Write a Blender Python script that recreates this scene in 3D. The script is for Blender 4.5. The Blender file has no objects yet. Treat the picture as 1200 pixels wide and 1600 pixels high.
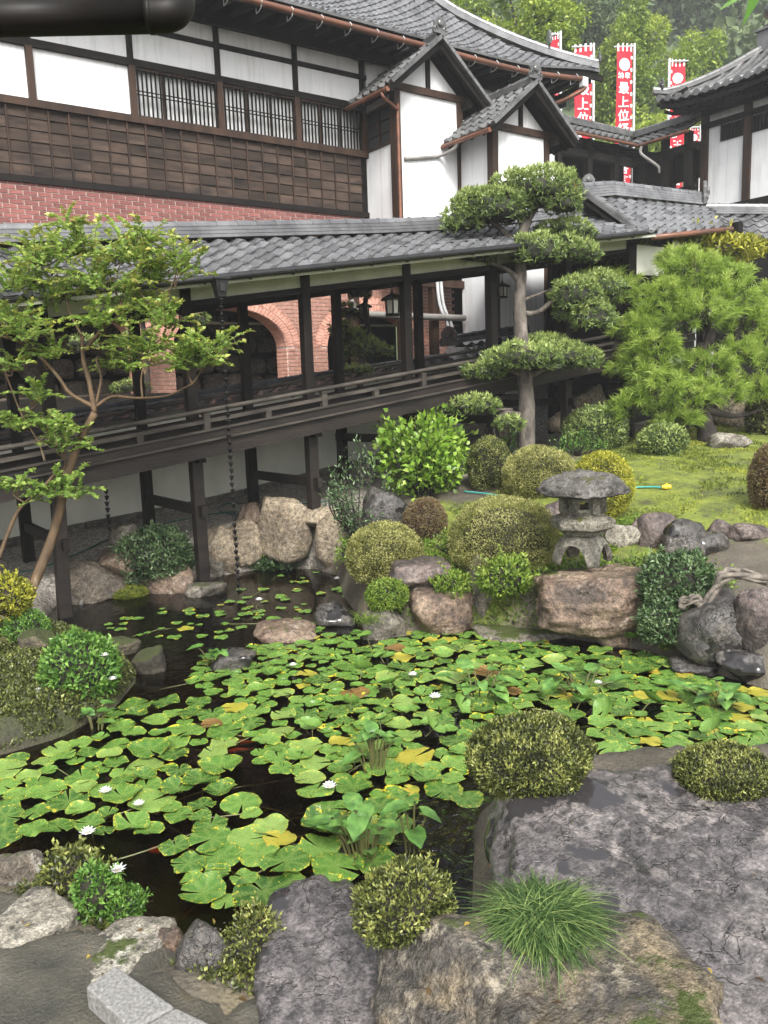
import bpy, bmesh, math, random
import numpy as np
from mathutils import Vector, Matrix
random.seed(7); rng = np.random.default_rng(7)
S = bpy.context.scene
COL = S.collection
# ------------------------------------------------------------------ camera (world axes: X along the long hall, Y away from the pond)
F, PI_, RO, YA, CH = 1290.0, math.radians(8.85), math.radians(1.95), math.radians(55), 2.6
_s, _c = math.sin(YA), math.cos(YA)
_cp, _sp, _cr, _sr = math.cos(PI_), math.sin(PI_), math.cos(RO), math.sin(RO)
def _B(x, y, z): return Vector((x*_s + y*_c, -x*_c + y*_s, z))
cam_d = bpy.data.cameras.new('camera'); cam = bpy.data.objects.new('camera', cam_d); COL.objects.link(cam)
_r, _u, _f = _B(_cr, -_sr*_sp, -_sr*_cp), _B(_sr, _cr*_sp, _cr*_cp), _B(0, _cp, -_sp)
M = Matrix.Identity(4)
for i in range(3):
    M[i][0], M[i][1], M[i][2] = _r[i], _u[i], -_f[i]
M[2][3] = CH
cam.matrix_world = M
cam_d.sensor_fit = 'VERTICAL'; cam_d.sensor_height = 24; cam_d.sensor_width = 24; cam_d.lens = 24*F/1600
cam_d.clip_start = .05; cam_d.clip_end = 900
S.camera = cam
# ------------------------------------------------------------------ light: a rainy overcast day
SUN_EL, SUN_AZ = math.radians(44), math.radians(205)
w = bpy.data.worlds.new('World'); S.world = w; w.use_nodes = True
nt = w.node_tree; bg = nt.nodes['Background']
sky = nt.nodes.new('ShaderNodeTexSky'); sky.sky_type = 'NISHITA'; sky.sun_disc = False
sky.sun_elevation = SUN_EL; sky.sun_rotation = SUN_AZ; sky.air_density = 1.0; sky.dust_density = 4.0; sky.ozone_density = 1.0
hs = nt.nodes.new('ShaderNodeHueSaturation'); hs.inputs['Saturation'].default_value = .22
nt.links.new(sky.outputs[0], hs.inputs['Color']); nt.links.new(hs.outputs[0], bg.inputs[0]); bg.inputs[1].default_value = .115
sl = bpy.data.lights.new('sun', 'SUN'); sl.energy = 1.5; sl.angle = math.radians(18); sl.color = (1, .97, .92)
sun = bpy.data.objects.new('sun', sl); COL.objects.link(sun)
_sd = Vector((math.sin(SUN_AZ)*math.cos(SUN_EL), math.cos(SUN_AZ)*math.cos(SUN_EL), math.sin(SUN_EL)))
sun.rotation_euler = _sd.to_track_quat('Z', 'Y').to_euler(); sun.location = (0, 0, 30)
S.view_settings.view_transform = 'Standard'; S.view_settings.look = 'None'
S.view_settings.exposure = 1.65; S.view_settings.gamma = 1.0; S.view_settings.use_curve_mapping = False
S.cycles.use_denoising = True; S.cycles.max_bounces = 8; S.cycles.transparent_max_bounces = 12
S.cycles.diffuse_bounces = 4; S.cycles.glossy_bounces = 3; S.cycles.caustics_reflective = False; S.cycles.caustics_refractive = False

# ------------------------------------------------------------------ helpers
def ray(px, py):
    X = (px-600)/F; U = -(py-800)/F
    x = X*_cr + U*_sr; up = -X*_sr + U*_cr
    y = _cp + up*_sp; z = -_sp + up*_cp
    return np.array([x*_s + y*_c, -x*_c + y*_s, z])
def P(px, py, z=None, X=None, Y=None, d=None):
    "the point of the place seen at a spot of the photograph, on a given plane"
    r = ray(px, py)
    t = (z-CH)/r[2] if z is not None else X/r[0] if X is not None else Y/r[1] if Y is not None else d
    return np.array([0, 0, CH]) + r*t
def depth(p): return (p[0]*_c + p[1]*_s)*_cp - (p[2]-CH)*_sp
CAMROT = -math.radians(35)
RIGHT = np.array([_s, -_c, 0.]); FWD = np.array([_c, _s, 0.])
def nrm(a): return a/np.maximum(np.linalg.norm(a, axis=-1, keepdims=True), 1e-9)
def vn(p, seed=0):
    p = np.asarray(p, float); i = np.floor(p); f = p-i; f = f*f*(3-2*f); out = 0
    for dx in (0, 1):
        for dy in (0, 1):
            for dz in (0, 1):
                h = np.sin((i[..., 0]+dx)*127.1 + (i[..., 1]+dy)*311.7 + (i[..., 2]+dz)*74.7 + seed*19.19)*43758.5453
                wgt = (f[..., 0] if dx else 1-f[..., 0])*(f[..., 1] if dy else 1-f[..., 1])*(f[..., 2] if dz else 1-f[..., 2])
                out = out + (h-np.floor(h))*wgt
    return out*2-1
def fbm(p, seed=0, o=3):
    p = np.asarray(p, float); return sum(vn(p*2**k, seed+k)*.5**k for k in range(o))

def origin_of(o):
    v = Vector((0, 0, 0))
    while o is not None:
        v = v + o.location; o = o.parent
    return np.array(v)
def link(name, me, mat=None, parent=None, loc=None):
    o = bpy.data.objects.new(name, me); COL.objects.link(o)
    if parent is not None: o.parent = parent
    if loc is not None: o.location = loc
    if mat is not None and me is not None and len(me.materials) == 0: me.materials.append(mat)
    return o
def tag(o, label=None, cat=None, group=None, kind=None):
    if label: o['label'] = label
    if cat: o['category'] = cat
    if group: o['group'] = group
    if kind: o['kind'] = kind
    return o
def thing(name, loc, label, cat, group=None):
    return tag(link(name, None, loc=tuple(float(v) for v in loc)), label, cat, group)
def npmesh(name, V, T, attr=None, quads=False, smooth=False):
    me = bpy.data.meshes.new(name); V = np.asarray(V, np.float32); T = np.asarray(T, np.int32); k = T.shape[1]
    me.vertices.add(len(V)); me.vertices.foreach_set('co', V.ravel())
    me.loops.add(T.size); me.loops.foreach_set('vertex_index', T.ravel())
    me.polygons.add(len(T)); me.polygons.foreach_set('loop_start', np.arange(0, T.size, k, dtype=np.int32))
    if smooth: me.polygons.foreach_set('use_smooth', np.ones(len(T), bool))
    if attr:
        for n, a in attr.items():
            at = me.attributes.new(n, 'FLOAT', 'POINT'); at.data.foreach_set('value', np.asarray(a, np.float32))
    me.update(calc_edges=True); return me
class MB:
    def __init__(s): s.V = []; s.F = []
    def add(s, v, f):
        b = len(s.V); s.V += [tuple(map(float, q)) for q in v]; s.F += [tuple(b+i for i in t) for t in f]; return s
    def hexa(s, c8):
        return s.add(c8, [(0, 3, 2, 1), (4, 5, 6, 7), (0, 1, 5, 4), (1, 2, 6, 5), (2, 3, 7, 6), (3, 0, 4, 7)])
    def box(s, a, b):
        x0, y0, z0 = a; x1, y1, z1 = b
        return s.hexa([(x0, y0, z0), (x1, y0, z0), (x1, y1, z0), (x0, y1, z0), (x0, y0, z1), (x1, y0, z1), (x1, y1, z1), (x0, y1, z1)])
    def beam(s, p, q, wd, h, up=(0, 0, 1)):
        p, q = np.array(p, float), np.array(q, float); d = nrm(q-p); up = np.array(up, float)
        sd = nrm(np.cross(d, up)); u = np.cross(sd, d)
        c = [p+sd*a*wd/2+u*b*h/2 for a, b in ((-1, -1), (1, -1))] + [q+sd*a*wd/2+u*b*h/2 for a, b in ((1, -1), (-1, -1))]
        t = [p+sd*a*wd/2+u*b*h/2 for a, b in ((-1, 1), (1, 1))] + [q+sd*a*wd/2+u*b*h/2 for a, b in ((1, 1), (-1, 1))]
        return s.hexa(c+t)
    def tube(s, pts, r, n=8, cap=True, wob=0):
        pts = np.array(pts, float); m = len(pts); r = np.full(m, r) if np.isscalar(r) else np.array(r, float)
        tg = nrm(np.gradient(pts, axis=0)); a = np.array([0, 0, 1.]) if abs(tg[0][2]) < .9 else np.array([1., 0, 0])
        sd = nrm(np.cross(tg[0], a)); V = []
        for i in range(m):
            sd = nrm(sd - tg[i]*np.dot(sd, tg[i])); bi = np.cross(tg[i], sd)
            for k in range(n):
                t = 2*math.pi*k/n; rr = r[i]*(1+wob*random.uniform(-1, 1)); V.append(pts[i]+(sd*math.cos(t)+bi*math.sin(t))*rr)
        Fc = [(i*n+k, i*n+(k+1) % n, (i+1)*n+(k+1) % n, (i+1)*n+k) for i in range(m-1) for k in range(n)]
        if cap: Fc += [tuple(range(n-1, -1, -1)), tuple((m-1)*n+k for k in range(n))]
        return s.add(V, Fc)
    def poly(s, pts, off):
        "prism: closed outline pushed along off"
        n = len(pts); pts = [np.array(p, float) for p in pts]; o = np.array(off, float)
        return s.add(pts+[p+o for p in pts], [tuple(range(n-1, -1, -1)), tuple(range(n, 2*n))]+[(i, (i+1) % n, n+(i+1) % n, n+i) for i in range(n)])
    def lathe(s, c, prof, n=24, sx=1, sy=1):
        c = np.array(c, float); V = [c+np.array([r*math.cos(2*math.pi*k/n)*sx, r*math.sin(2*math.pi*k/n)*sy, z]) for r, z in prof for k in range(n)]
        m = len(prof)
        return s.add(V, [(i*n+k, i*n+(k+1) % n, (i+1)*n+(k+1) % n, (i+1)*n+k) for i in range(m-1) for k in range(n)]+[tuple(range(n-1, -1, -1)), tuple((m-1)*n+k for k in range(n))])
    def mesh(s, name, off=(0, 0, 0), smooth=False):
        me = bpy.data.meshes.new(name); o = np.array(off, float)
        me.from_pydata((np.array(s.V, float)-o).tolist(), [], s.F)
        if smooth:
            me.polygons.foreach_set('use_smooth', np.ones(len(me.polygons), bool)); me.update()
        return me
    def build(s, name, mat, parent=None, smooth=False, bevel=0):
        o = link(name, s.mesh(name, origin_of(parent) if parent else (0, 0, 0), smooth), mat, parent)
        if bevel:
            m = o.modifiers.new('bevel', 'BEVEL'); m.width = bevel; m.segments = 2; m.limit_method = 'ANGLE'
        return o
def put(name, me, mat, parent=None):
    "a numpy mesh given in world coordinates, hung on its parent"
    o = link(name, me, mat, parent)
    if parent is not None: o.location = tuple(-origin_of(parent))
    return o
def B(a, b): return MB().box(a, b)
def spline(pts, n=6):
    pts = np.array(pts, float); q = np.vstack([2*pts[0]-pts[1], pts, 2*pts[-1]-pts[-2]]); out = []
    for i in range(1, len(q)-2):
        for t in np.linspace(0, 1, n, endpoint=False):
            a, b, c, d = q[i-1], q[i], q[i+1], q[i+2]
            out.append(.5*((2*b)+(-a+c)*t+(2*a-5*b+4*c-d)*t*t+(-a+3*b-3*c+d)*t**3))
    out.append(pts[-1]); return np.array(out)

# ------------------------------------------------------------------ materials
def new_mat(name):
    m = bpy.data.materials.new(name); m.use_nodes = True; t = m.node_tree
    return m, t, t.nodes, t.links, t.nodes['Principled BSDF']
def nd(t, typ, **kw):
    n = t.nodes.new(typ)
    for k, v in kw.items():
        if k in n.inputs: n.inputs[k].default_value = v
        else: setattr(n, k, v)
    return n
def ramp(t, fac, stops):
    r = t.nodes.new('ShaderNodeValToRGB'); e = r.color_ramp.elements
    while len(e) < len(stops): e.new(.5)
    for q, (p, c) in zip(e, stops): q.position = p; q.color = (*c, 1) if len(c) == 3 else c
    t.links.new(fac, r.inputs[0]); return r.outputs[0]
def mixc(t, a, b, fac, mode='MIX'):
    n = t.nodes.new('ShaderNodeMix'); n.data_type = 'RGBA'; n.blend_type = mode
    for sck, v in ((n.inputs[0], fac), (n.inputs[6], a), (n.inputs[7], b)):
        if hasattr(v, 'links'): t.links.new(v, sck)
        elif isinstance(v, (int, float)): sck.default_value = v
        else: sck.default_value = (*v, 1)
    return n.outputs[2]
def coords(t, scale=(1, 1, 1), kind='Object'):
    tc = t.nodes.new('ShaderNodeTexCoord'); mp = t.nodes.new('ShaderNodeMapping'); mp.inputs['Scale'].default_value = scale
    t.links.new(tc.outputs[kind], mp.inputs[0]); return mp.outputs[0]
def noise(t, vec, scale, detail=4, rough=.55, dist=0):
    n = nd(t, 'ShaderNodeTexNoise', Scale=scale, Detail=detail, Roughness=rough, Distortion=dist); t.links.new(vec, n.inputs['Vector']); return n.outputs[0]
def bump(t, p, h, strength, dist=.02, prev=None):
    b = nd(t, 'ShaderNodeBump', Strength=strength, Distance=dist); t.links.new(h, b.inputs['Height'])
    if prev is not None: t.links.new(prev, b.inputs['Normal'])
    t.links.new(b.outputs[0], p.inputs['Normal']); return b.outputs[0]
def mat(name, c1, c2=None, rough=.6, scale=6, stretch=(1, 1, 1), bmp=.25, bscale=None, objvar=.0, c3=None, spec=.5, rvar=0, coat=0, metal=0, kind='Object'):
    m, t, N, L, p = new_mat(name); v = coords(t, stretch, kind)
    c2 = c2 or tuple(x*.6 for x in c1)
    f = noise(t, v, scale, 6, .6)
    st = [(.32, c2), (.62, c1)] + ([(.74, c3)] if c3 else [])
    c = ramp(t, f, st)
    if objvar:
        oi = t.nodes.new('ShaderNodeObjectInfo')
        h = t.nodes.new('ShaderNodeHueSaturation'); mr = nd(t, 'ShaderNodeMapRange'); mr.inputs['To Min'].default_value = 1-objvar; mr.inputs['To Max'].default_value = 1+objvar
        L.new(oi.outputs['Random'], mr.inputs[0]); L.new(mr.outputs[0], h.inputs['Value']); L.new(c, h.inputs['Color']); c = h.outputs[0]
    L.new(c, p.inputs['Base Color']); p.inputs['Specular IOR Level'].default_value = spec; p.inputs['Metallic'].default_value = metal
    if rvar:
        r = nd(t, 'ShaderNodeMapRange'); r.inputs['To Min'].default_value = rough-rvar; r.inputs['To Max'].default_value = rough+rvar
        L.new(noise(t, v, scale*.7, 3), r.inputs[0]); L.new(r.outputs[0], p.inputs['Roughness'])
    else: p.inputs['Roughness'].default_value = rough
    if coat: p.inputs['Coat Weight'].default_value = coat; p.inputs['Coat Roughness'].default_value = .15
    if bmp: bump(t, p, noise(t, v, bscale or scale*5, 5, .65), bmp, .02)
    return m
def leaf_mat(name, dark, mid, light, trans=.35, rough=.4, spec=.4):
    "each leaf has its own tint (0..1)"
    m, t, N, L, p = new_mat(name); a = nd(t, 'ShaderNodeAttribute', attribute_name='tint')
    c = ramp(t, a.outputs['Fac'], [(0, dark), (.5, mid), (1, light)])
    L.new(c, p.inputs['Base Color']); p.inputs['Roughness'].default_value = rough; p.inputs['Specular IOR Level'].default_value = spec
    tr = t.nodes.new('ShaderNodeBsdfTranslucent'); L.new(c, tr.inputs[0]); mx = t.nodes.new('ShaderNodeMixShader'); mx.inputs[0].default_value = trans
    L.new(p.outputs[0], mx.inputs[1]); L.new(tr.outputs[0], mx.inputs[2]); L.new(mx.outputs[0], N['Material Output'].inputs[0]); return m
def rock_mat(name, c1, c2, c3, lichen=(.42, .42, .38), lam=.35, moss=.0, rough=.5, scale=2.2, wet=.25, crack=0, bs=1.0, mosscol=(.07, .095, .015)):
    m, t, N, L, p = new_mat(name); v = coords(t)
    oi = t.nodes.new('ShaderNodeObjectInfo'); ad = t.nodes.new('ShaderNodeVectorMath'); ad.operation = 'ADD'
    sc = t.nodes.new('ShaderNodeVectorMath'); sc.operation = 'SCALE'; L.new(oi.outputs['Location'], sc.inputs[0]); sc.inputs[3].default_value = 3.7
    L.new(v, ad.inputs[0]); L.new(sc.outputs[0], ad.inputs[1]); v = ad.outputs[0]
    big = noise(t, v, scale, 5, .62, .4); fine = noise(t, v, scale*9, 6, .7); vo = nd(t, 'ShaderNodeTexVoronoi', Scale=scale*22); L.new(v, vo.inputs['Vector'])
    c = ramp(t, big, [(.36, c2), (.5, c1), (.64, c3)])
    c = mixc(t, c, ramp(t, fine, [(.36, (.22, .22, .22)), (.64, (1.45, 1.42, 1.38))]), .8, 'MULTIPLY')
    gr = ramp(t, noise(t, v, scale*38, 3, .8), [(.38, (.45, .45, .45)), (.62, (1.35, 1.33, 1.3))]); c = mixc(t, c, gr, .8, 'MULTIPLY')
    sp = ramp(t, noise(t, v, scale*4.5, 6, .75), [(.55, (0, 0, 0)), (.62, (1, 1, 1))]); n2 = ramp(t, noise(t, v, scale*.9, 2), [(.45, (0, 0, 0)), (.6, (1, 1, 1))])
    lm = mixc(t, sp, n2, 1, 'MULTIPLY'); lf = mixc(t, (0, 0, 0), lm, lam); c = mixc(t, c, lichen, lf)
    if moss:
        g = t.nodes.new('ShaderNodeNewGeometry'); sx = t.nodes.new('ShaderNodeSeparateXYZ'); L.new(g.outputs['Normal'], sx.inputs[0])
        mm = t.nodes.new('ShaderNodeMath'); mm.operation = 'MULTIPLY_ADD'; L.new(noise(t, v, scale*1.6, 5, .7), mm.inputs[0]); mm.inputs[1].default_value = 1.6; 
        L.new(sx.outputs[2], mm.inputs[2])
        md = t.nodes.new('ShaderNodeMath'); md.operation = 'MULTIPLY'; md.inputs[1].default_value = .40; L.new(mm.outputs[0], md.inputs[0])
        mk = ramp(t, md.outputs[0], [(.80-moss*.30, (0, 0, 0)), (.84-moss*.29, (1, 1, 1))])
        c = mixc(t, c, mixc(t, mosscol, tuple(x*.4 for x in mosscol), fine), mk)
    L.new(c, p.inputs['Base Color'])
    r = nd(t, 'ShaderNodeMapRange'); r.inputs['To Min'].default_value = rough-wet; r.inputs['To Max'].default_value = rough+.2; r.inputs['From Min'].default_value = .35; r.inputs['From Max'].default_value = .65; L.new(noise(t, v, scale*1.3, 3), r.inputs[0]); L.new(r.outputs[0], p.inputs['Roughness'])
    b = bump(t, p, fine, .8*bs, .03); b = bump(t, p, noise(t, v, scale*3.2, 5, .7), .7*bs, .07, b)
    if crack:
        cv = nd(t, 'ShaderNodeTexVoronoi', Scale=crack, feature='DISTANCE_TO_EDGE'); mp = nd(t, 'ShaderNodeMapping'); mp.inputs['Scale'].default_value = (1, 3.6, 1.5); mp.inputs['Rotation'].default_value = (0, 0, .9)
        nn = nd(t, 'ShaderNodeTexNoise', Scale=3.5, Detail=5); L.new(v, nn.inputs['Vector']); va = t.nodes.new('ShaderNodeVectorMath'); va.operation = 'MULTIPLY_ADD'
        L.new(nn.outputs['Color'], va.inputs[0]); va.inputs[1].default_value = (.5, .5, .5); L.new(v, va.inputs[2]); L.new(va.outputs[0], mp.inputs[0]); L.new(mp.outputs[0], cv.inputs['Vector'])
        ck = ramp(t, cv.outputs['Distance'], [(0, (0, 0, 0)), (.03, (1, 1, 1))]); ck = mixc(t, ck, (1, 1, 1), ramp(t, noise(t, v, scale*3, 3), [(.44, (0, 0, 0)), (.58, (1, 1, 1))])); bb = bump(t, p, ck, .6, .02, b)
        pud = ramp(t, noise(t, v, scale*1.15, 4, .6), [(.57, (0, 0, 0)), (.59, (1, 1, 1))])
        c = mixc(t, c, mixc(t, (.42, .40, .38), (1, 1, 1), ck), 1, 'MULTIPLY'); c = mixc(t, c, tuple(x*.45 for x in c2), pud); L.new(c, p.inputs['Base Color'])
        mr = nd(t, 'ShaderNodeMix', data_type='FLOAT'); L.new(pud, mr.inputs[0]); L.new(r.outputs[0], mr.inputs[2]); mr.inputs[3].default_value = .04; L.new(mr.outputs[0], p.inputs['Roughness'])
        geo = nd(t, 'ShaderNodeNewGeometry'); mv = nd(t, 'ShaderNodeMix', data_type='VECTOR'); L.new(pud, mv.inputs[0]); L.new(bb, mv.inputs[4]); L.new(geo.outputs['Normal'], mv.inputs[5]); L.new(mv.outputs[1], p.inputs['Normal'])
    return m
def hexc(h):
    f = lambda v: ((v/255+.055)/1.055)**2.4 if v > 10 else v/255/12.92
    return tuple(f(int(h[i:i+2], 16)) for i in (0, 2, 4))
W_DARK = mat('dark weathered timber', (.011, .0085, .007), (.005, .0043, .004), .65, 5, (1, 1, .25), .25, 60, spec=.15)
W_BRN = mat('brown timber', (.05, .028, .018), (.02, .012, .009), .6, 5, (1, 1, .2), .25, 60, spec=.2)
W_RAIL = mat('grey weathered rail timber', (.07, .06, .05), (.022, .018, .015), .6, 6, (.3, 1, 1), .4, 50, spec=.25)
W_BEAM = mat('wet brown bridge timber', (.024, .018, .0145), (.008, .0065, .006), .55, 5, (.25, 1, 1), .4, 45, spec=.25)
W_SIDE = mat('weathered siding board', (.062, .042, .031), (.014, .011, .010), .75, 3.5, (.5, 1, 2.5), .4, 40, objvar=.4, spec=.2)
W_BATT = mat('siding batten', (.055, .032, .023), (.02, .014, .011), .7, 5, (1, 1, .3), .2, spec=.2)
def plaster(name, c1, c2, stain):
    m, t, N, L, p = new_mat(name); v = coords(t, (1, 1, 1)); c = ramp(t, noise(t, v, .9, 6, .6), [(.35, c2), (.6, c1)])
    st = ramp(t, noise(t, coords(t, (5, 5, .35)), 1.6, 5, .65), [(.5, (1, 1, 1)), (.75, stain)]); c = mixc(t, c, st, .8, 'MULTIPLY'); L.new(c, p.inputs['Base Color']); p.inputs['Roughness'].default_value = .85; p.inputs['Specular IOR Level'].default_value = .2; bump(t, p, noise(t, v, 25, 4), .08, .02); return m
PLAST = plaster('white plaster', (.72, .725, .73), (.62, .625, .63), (.70, .70, .68))
PLAST2 = mat('aged garden plaster', (.78, .78, .70), (.58, .58, .50), .85, 1.1, (1, 1, .6), .1, 20)
SOFF = mat('pale eave board', (.55, .56, .46), (.42, .42, .35), .8, 3)
BRICK = mat('red brick', (.225, .086, .074), (.15, .053, .047), .75, 9, bmp=.25, objvar=.25, spec=.3)
BRICK2 = mat('orange red brick', (.50, .27, .205), (.32, .155, .115), .8, 9, bmp=.3, objvar=.35, spec=.25)
MORT = mat('pale mortar', (.60, .52, .46), (.42, .35, .31), .9, 12)
def tile_mat(name, c1, c2, var=.22):
    m = mat(name, c1, c2, .24, 3, bmp=.12, bscale=35, objvar=var, spec=.55, rvar=.08); return m
TILE = tile_mat('wet smoked grey roof tile', (.155, .157, .162), (.07, .071, .075))
TILE2 = tile_mat('weathered grey roof tile', (.12, .12, .118), (.055, .055, .054), .2)
TILEB = tile_mat('black glazed coping tile', (.06, .062, .068), (.025, .026, .03))
COPPER = mat('copper gutter', (.20, .085, .05), (.10, .05, .035), .5, 6, (.3, 1, 1), .1, metal=.35)
GUTD = mat('dark brown gutter', (.008, .0065, .005), (.005, .004, .0035), .5, 4, bmp=.03, spec=.2)
PIPEG = mat('grey drain pipe', (.26, .25, .23), (.17, .16, .15), .5, 4, bmp=.03)
STEEL = mat('galvanised steel', (.55, .56, .56), (.42, .43, .43), .4, 5, bmp=.02)
IRON = mat('black iron', (.012, .012, .013), (.006, .006, .006), .4, 8, bmp=.1)
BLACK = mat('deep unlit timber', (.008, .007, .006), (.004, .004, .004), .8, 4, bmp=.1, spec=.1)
GLASSD = mat('dim window glass', (.05, .055, .06), (.03, .033, .036), .08, 2, bmp=.02)
CURT = mat('white curtain', (.70, .71, .70), (.52, .53, .54), .9, 3, (8, 8, .3), .1)
BARK = mat('grey plated bark', (.155, .135, .115), (.035, .03, .026), .85, 9, (1, 1, .4), 1.0, 26, c3=(.25, .225, .20), spec=.2)
BARKD = mat('dark pine bark', (.045, .035, .03), (.016, .013, .012), .9, 9, (1, 1, .5), 1.0, 24)
BARKM = mat('smooth mottled bark', (.13, .085, .048), (.045, .03, .018), .65, 6, (1, 1, .3), .9, 22, c3=(.22, .19, .14), spec=.2)
TWIG = mat('dark twigs', (.022, .017, .012), (.010, .009, .007), .9, 8)
RED = mat('red banner cloth', (.55, .012, .03), (.46, .01, .025), .8, 3, bmp=.05)
WHITE = mat('white banner print', (.80, .80, .80), (.76, .76, .76), .8, 3, bmp=.0)
PINK = mat('pale pink crest print', (.72, .42, .44), (.68, .38, .4), .8, 3, bmp=0)
# ------------------------------------------------------------------ the setting: ground, pond
_shore = [(0,1340),(100,1350),(200,1412),(280,1465),(360,1470),(450,1455),(530,1420),(600,1400),(740,1400),(745,1290),(860,1235),(1000,1210),(1200,1200)]
_shore2 = [(1200,1075),(1130,1052),(1020,1015),(930,1000),(850,988),(740,978),(640,985),(575,968),(548,930),(540,898),(500,886),(440,886),(385,890),(350,896),(300,905),(190,930),(85,945),(60,985),(125,1004),(190,1028),(218,1062),(182,1105),(100,1152),(0,1182)]
POND = [P(*q, z=.30 if q[0] < 745 else 0)[:2] for q in _shore] + [(6.2, 1.9), (7.6, 2.7)] + [P(*q, z=0)[:2] for q in _shore2] + [(-1.3, 6.5), (-1.3, 5.2)]
POND = np.array(POND)
def inpoly(x, y, poly):
    x, y = np.asarray(x, float), np.asarray(y, float); ins = np.zeros(x.shape, bool); n = len(poly)
    for i in range(n):
        x0, y0 = poly[i]; x1, y1 = poly[(i+1) % n]
        c = ((y0 > y) != (y1 > y)) & (x < (x1-x0)*(y-y0)/((y1-y0) or 1e-9)+x0); ins ^= c
    return ins
def sdist(x, y, poly):
    x, y = np.asarray(x, float), np.asarray(y, float); d = np.full(x.shape, 1e9); n = len(poly)
    for i in range(n):
        a = np.array(poly[i]); b = np.array(poly[(i+1) % n]); e = b-a
        t = np.clip(((x-a[0])*e[0]+(y-a[1])*e[1])/max(e@e, 1e-9), 0, 1)
        d = np.minimum(d, np.hypot(x-a[0]-t*e[0], y-a[1]-t*e[1]))
    return np.where(inpoly(x, y, poly), -d, d)
def sst(a, b, x):
    t = np.clip((x-a)/(b-a), 0, 1); return t*t*(3-2*t)
def land(X, Y):
    Xs = np.minimum(X, 10)+.3*np.maximum(X-10, 0); Xs = np.minimum(Xs, 16)
    far = np.maximum(.22, .52+.135*(Xs-4)-.07*np.maximum(0, 9.5-Y))
    far = far + .18*sst(11.2, 13, Y)*sst(6, 2, X)
    k = sst(4.4, 6, Y+np.maximum(0, X-4)*.9); z = .30*(1-k)+far*k
    z = np.where(Y > 13.1, np.maximum(z, 2.55), z)
    dd = X*_c+Y*_s; z = z+np.minimum(np.maximum(0, dd-42)*.78, 74)+5*sst(60, 90, dd)*vn(np.stack([X/23, Y/23, X*0], -1), 5)
    return z
def gz(X, Y):
    X, Y = np.asarray(X, float), np.asarray(Y, float); d = sdist(X, Y, POND); z = land(X, Y)
    bed = -.75+.0*X; k = sst(-.45, .22, d)
    return bed*(1-k)+z*k
def axis(lo, a, b, hi, h):
    l = []; st = h; x = a
    while x > lo: x -= st; l.append(x); st *= 1.22
    r = []; st = h; x = b
    while x < hi: x += st; r.append(x); st *= 1.22
    return np.array(l[::-1]+list(np.arange(a, b, h))+[b]+r)
ax, ay = axis(-60, -1.5, 17, 200, .1), axis(-60, .2, 13.3, 200, .1)
GX, GY = np.meshgrid(ax, ay, indexing='ij'); GZ = gz(GX, GY)
GZ = GZ + .025*fbm(np.stack([GX*1.7, GY*1.7, GX*0], -1), 3)*(GZ > .05)
nx, ny = GX.shape; idx = np.arange(nx*ny).reshape(nx, ny)
Q = np.stack([idx[:-1, :-1], idx[1:, :-1], idx[1:, 1:], idx[:-1, 1:]], -1).reshape(-1, 4)
_jn = .35*fbm(np.stack([GX*1.1, GY*1.1, GX*0+4], -1), 9)
LAWN = np.array([P(*q, z=zz)[:2] for q, zz in (((600,880),.5),((690,800),.8),((720,775),1.05),((800,735),1.3),((900,705),1.4),((960,690),1.45),((1060,650),1.5),((1750,660),1.5),((1750,960),.6),((1300,930),.6),((1180,850),.7),((1150,860),.6),((1060,890),.55),((930,880),.55),((840,900),.5),((740,940),.35))])
gravel = sst(9.55, 9.75, GY+_jn*.35)*(GX < 14)*(GY < 13.05)
lawn = sst(.25, -.15, sdist(GX, GY, LAWN)+_jn*.5)
bank = sst(5.0, 5.4, GY+_jn*.5)*sst(3.1, 2.6, GX)*(GY < 9.6)
gm = npmesh('ground', np.stack([GX, GY, GZ], -1).reshape(-1, 3), Q, {'gravel': (gravel*(1-lawn)).ravel(), 'moss': lawn.ravel(), 'bank': bank.ravel(), 'mud': (GZ < 0.0).ravel().astype(float), 'far': (GX*_c+GY*_s > 38).ravel().astype(float)}, smooth=True)
m, t, N, L, p = new_mat('garden ground')
v = coords(t); big = noise(t, v, 1.3, 5, .6); fin = noise(t, v, 28, 5, .7)
peb = nd(t, 'ShaderNodeTexVoronoi', Scale=42.0); L.new(v, peb.inputs['Vector'])
earth = mixc(t, ramp(t, big, [(.3, (.06, .05, .036)), (.55, (.125, .108, .08)), (.7, (.20, .165, .10))]), ramp(t, fin, [(.3, (.5, .5, .5)), (.7, (1.2, 1.2, 1.2))]), .7, 'MULTIPLY')
grav = mixc(t, ramp(t, peb.outputs['Color'], [(.2, (.17, .15, .13)), (.5, (.34, .305, .265)), (.85, (.52, .475, .42))]), ramp(t, big, [(.3, (.65, .65, .62)), (.7, (1, 1, 1))]), .8, 'MULTIPLY')
mos = mixc(t, ramp(t, noise(t, v, 3.4, 7, .75), [(.3, (.07, .055, .032)), (.4, (.085, .10, .022)), (.5, (.15, .19, .026)), (.64, (.24, .27, .036))]), ramp(t, fin, [(.25, (.4, .4, .4)), (.7, (1.2, 1.2, 1.2))]), .8, 'MULTIPLY')
def at(n): return nd(t, 'ShaderNodeAttribute', attribute_name=n).outputs['Fac']
c = mixc(t, earth, grav, at('gravel')); c = mixc(t, c, mos, at('moss')); c = mixc(t, c, mixc(t, ramp(t, big, [(.35, (.03, .026, .016)), (.5, (.045, .052, .014)), (.65, (.075, .082, .02))]), ramp(t, fin, [(.3, (.4, .4, .4)), (.7, (1.2, 1.2, 1.2))]), .8, 'MULTIPLY'), at('bank')); c = mixc(t, c, (.045, .035, .021), at('mud')); c = mixc(t, c, (.06, .09, .035), at('far'))
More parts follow.
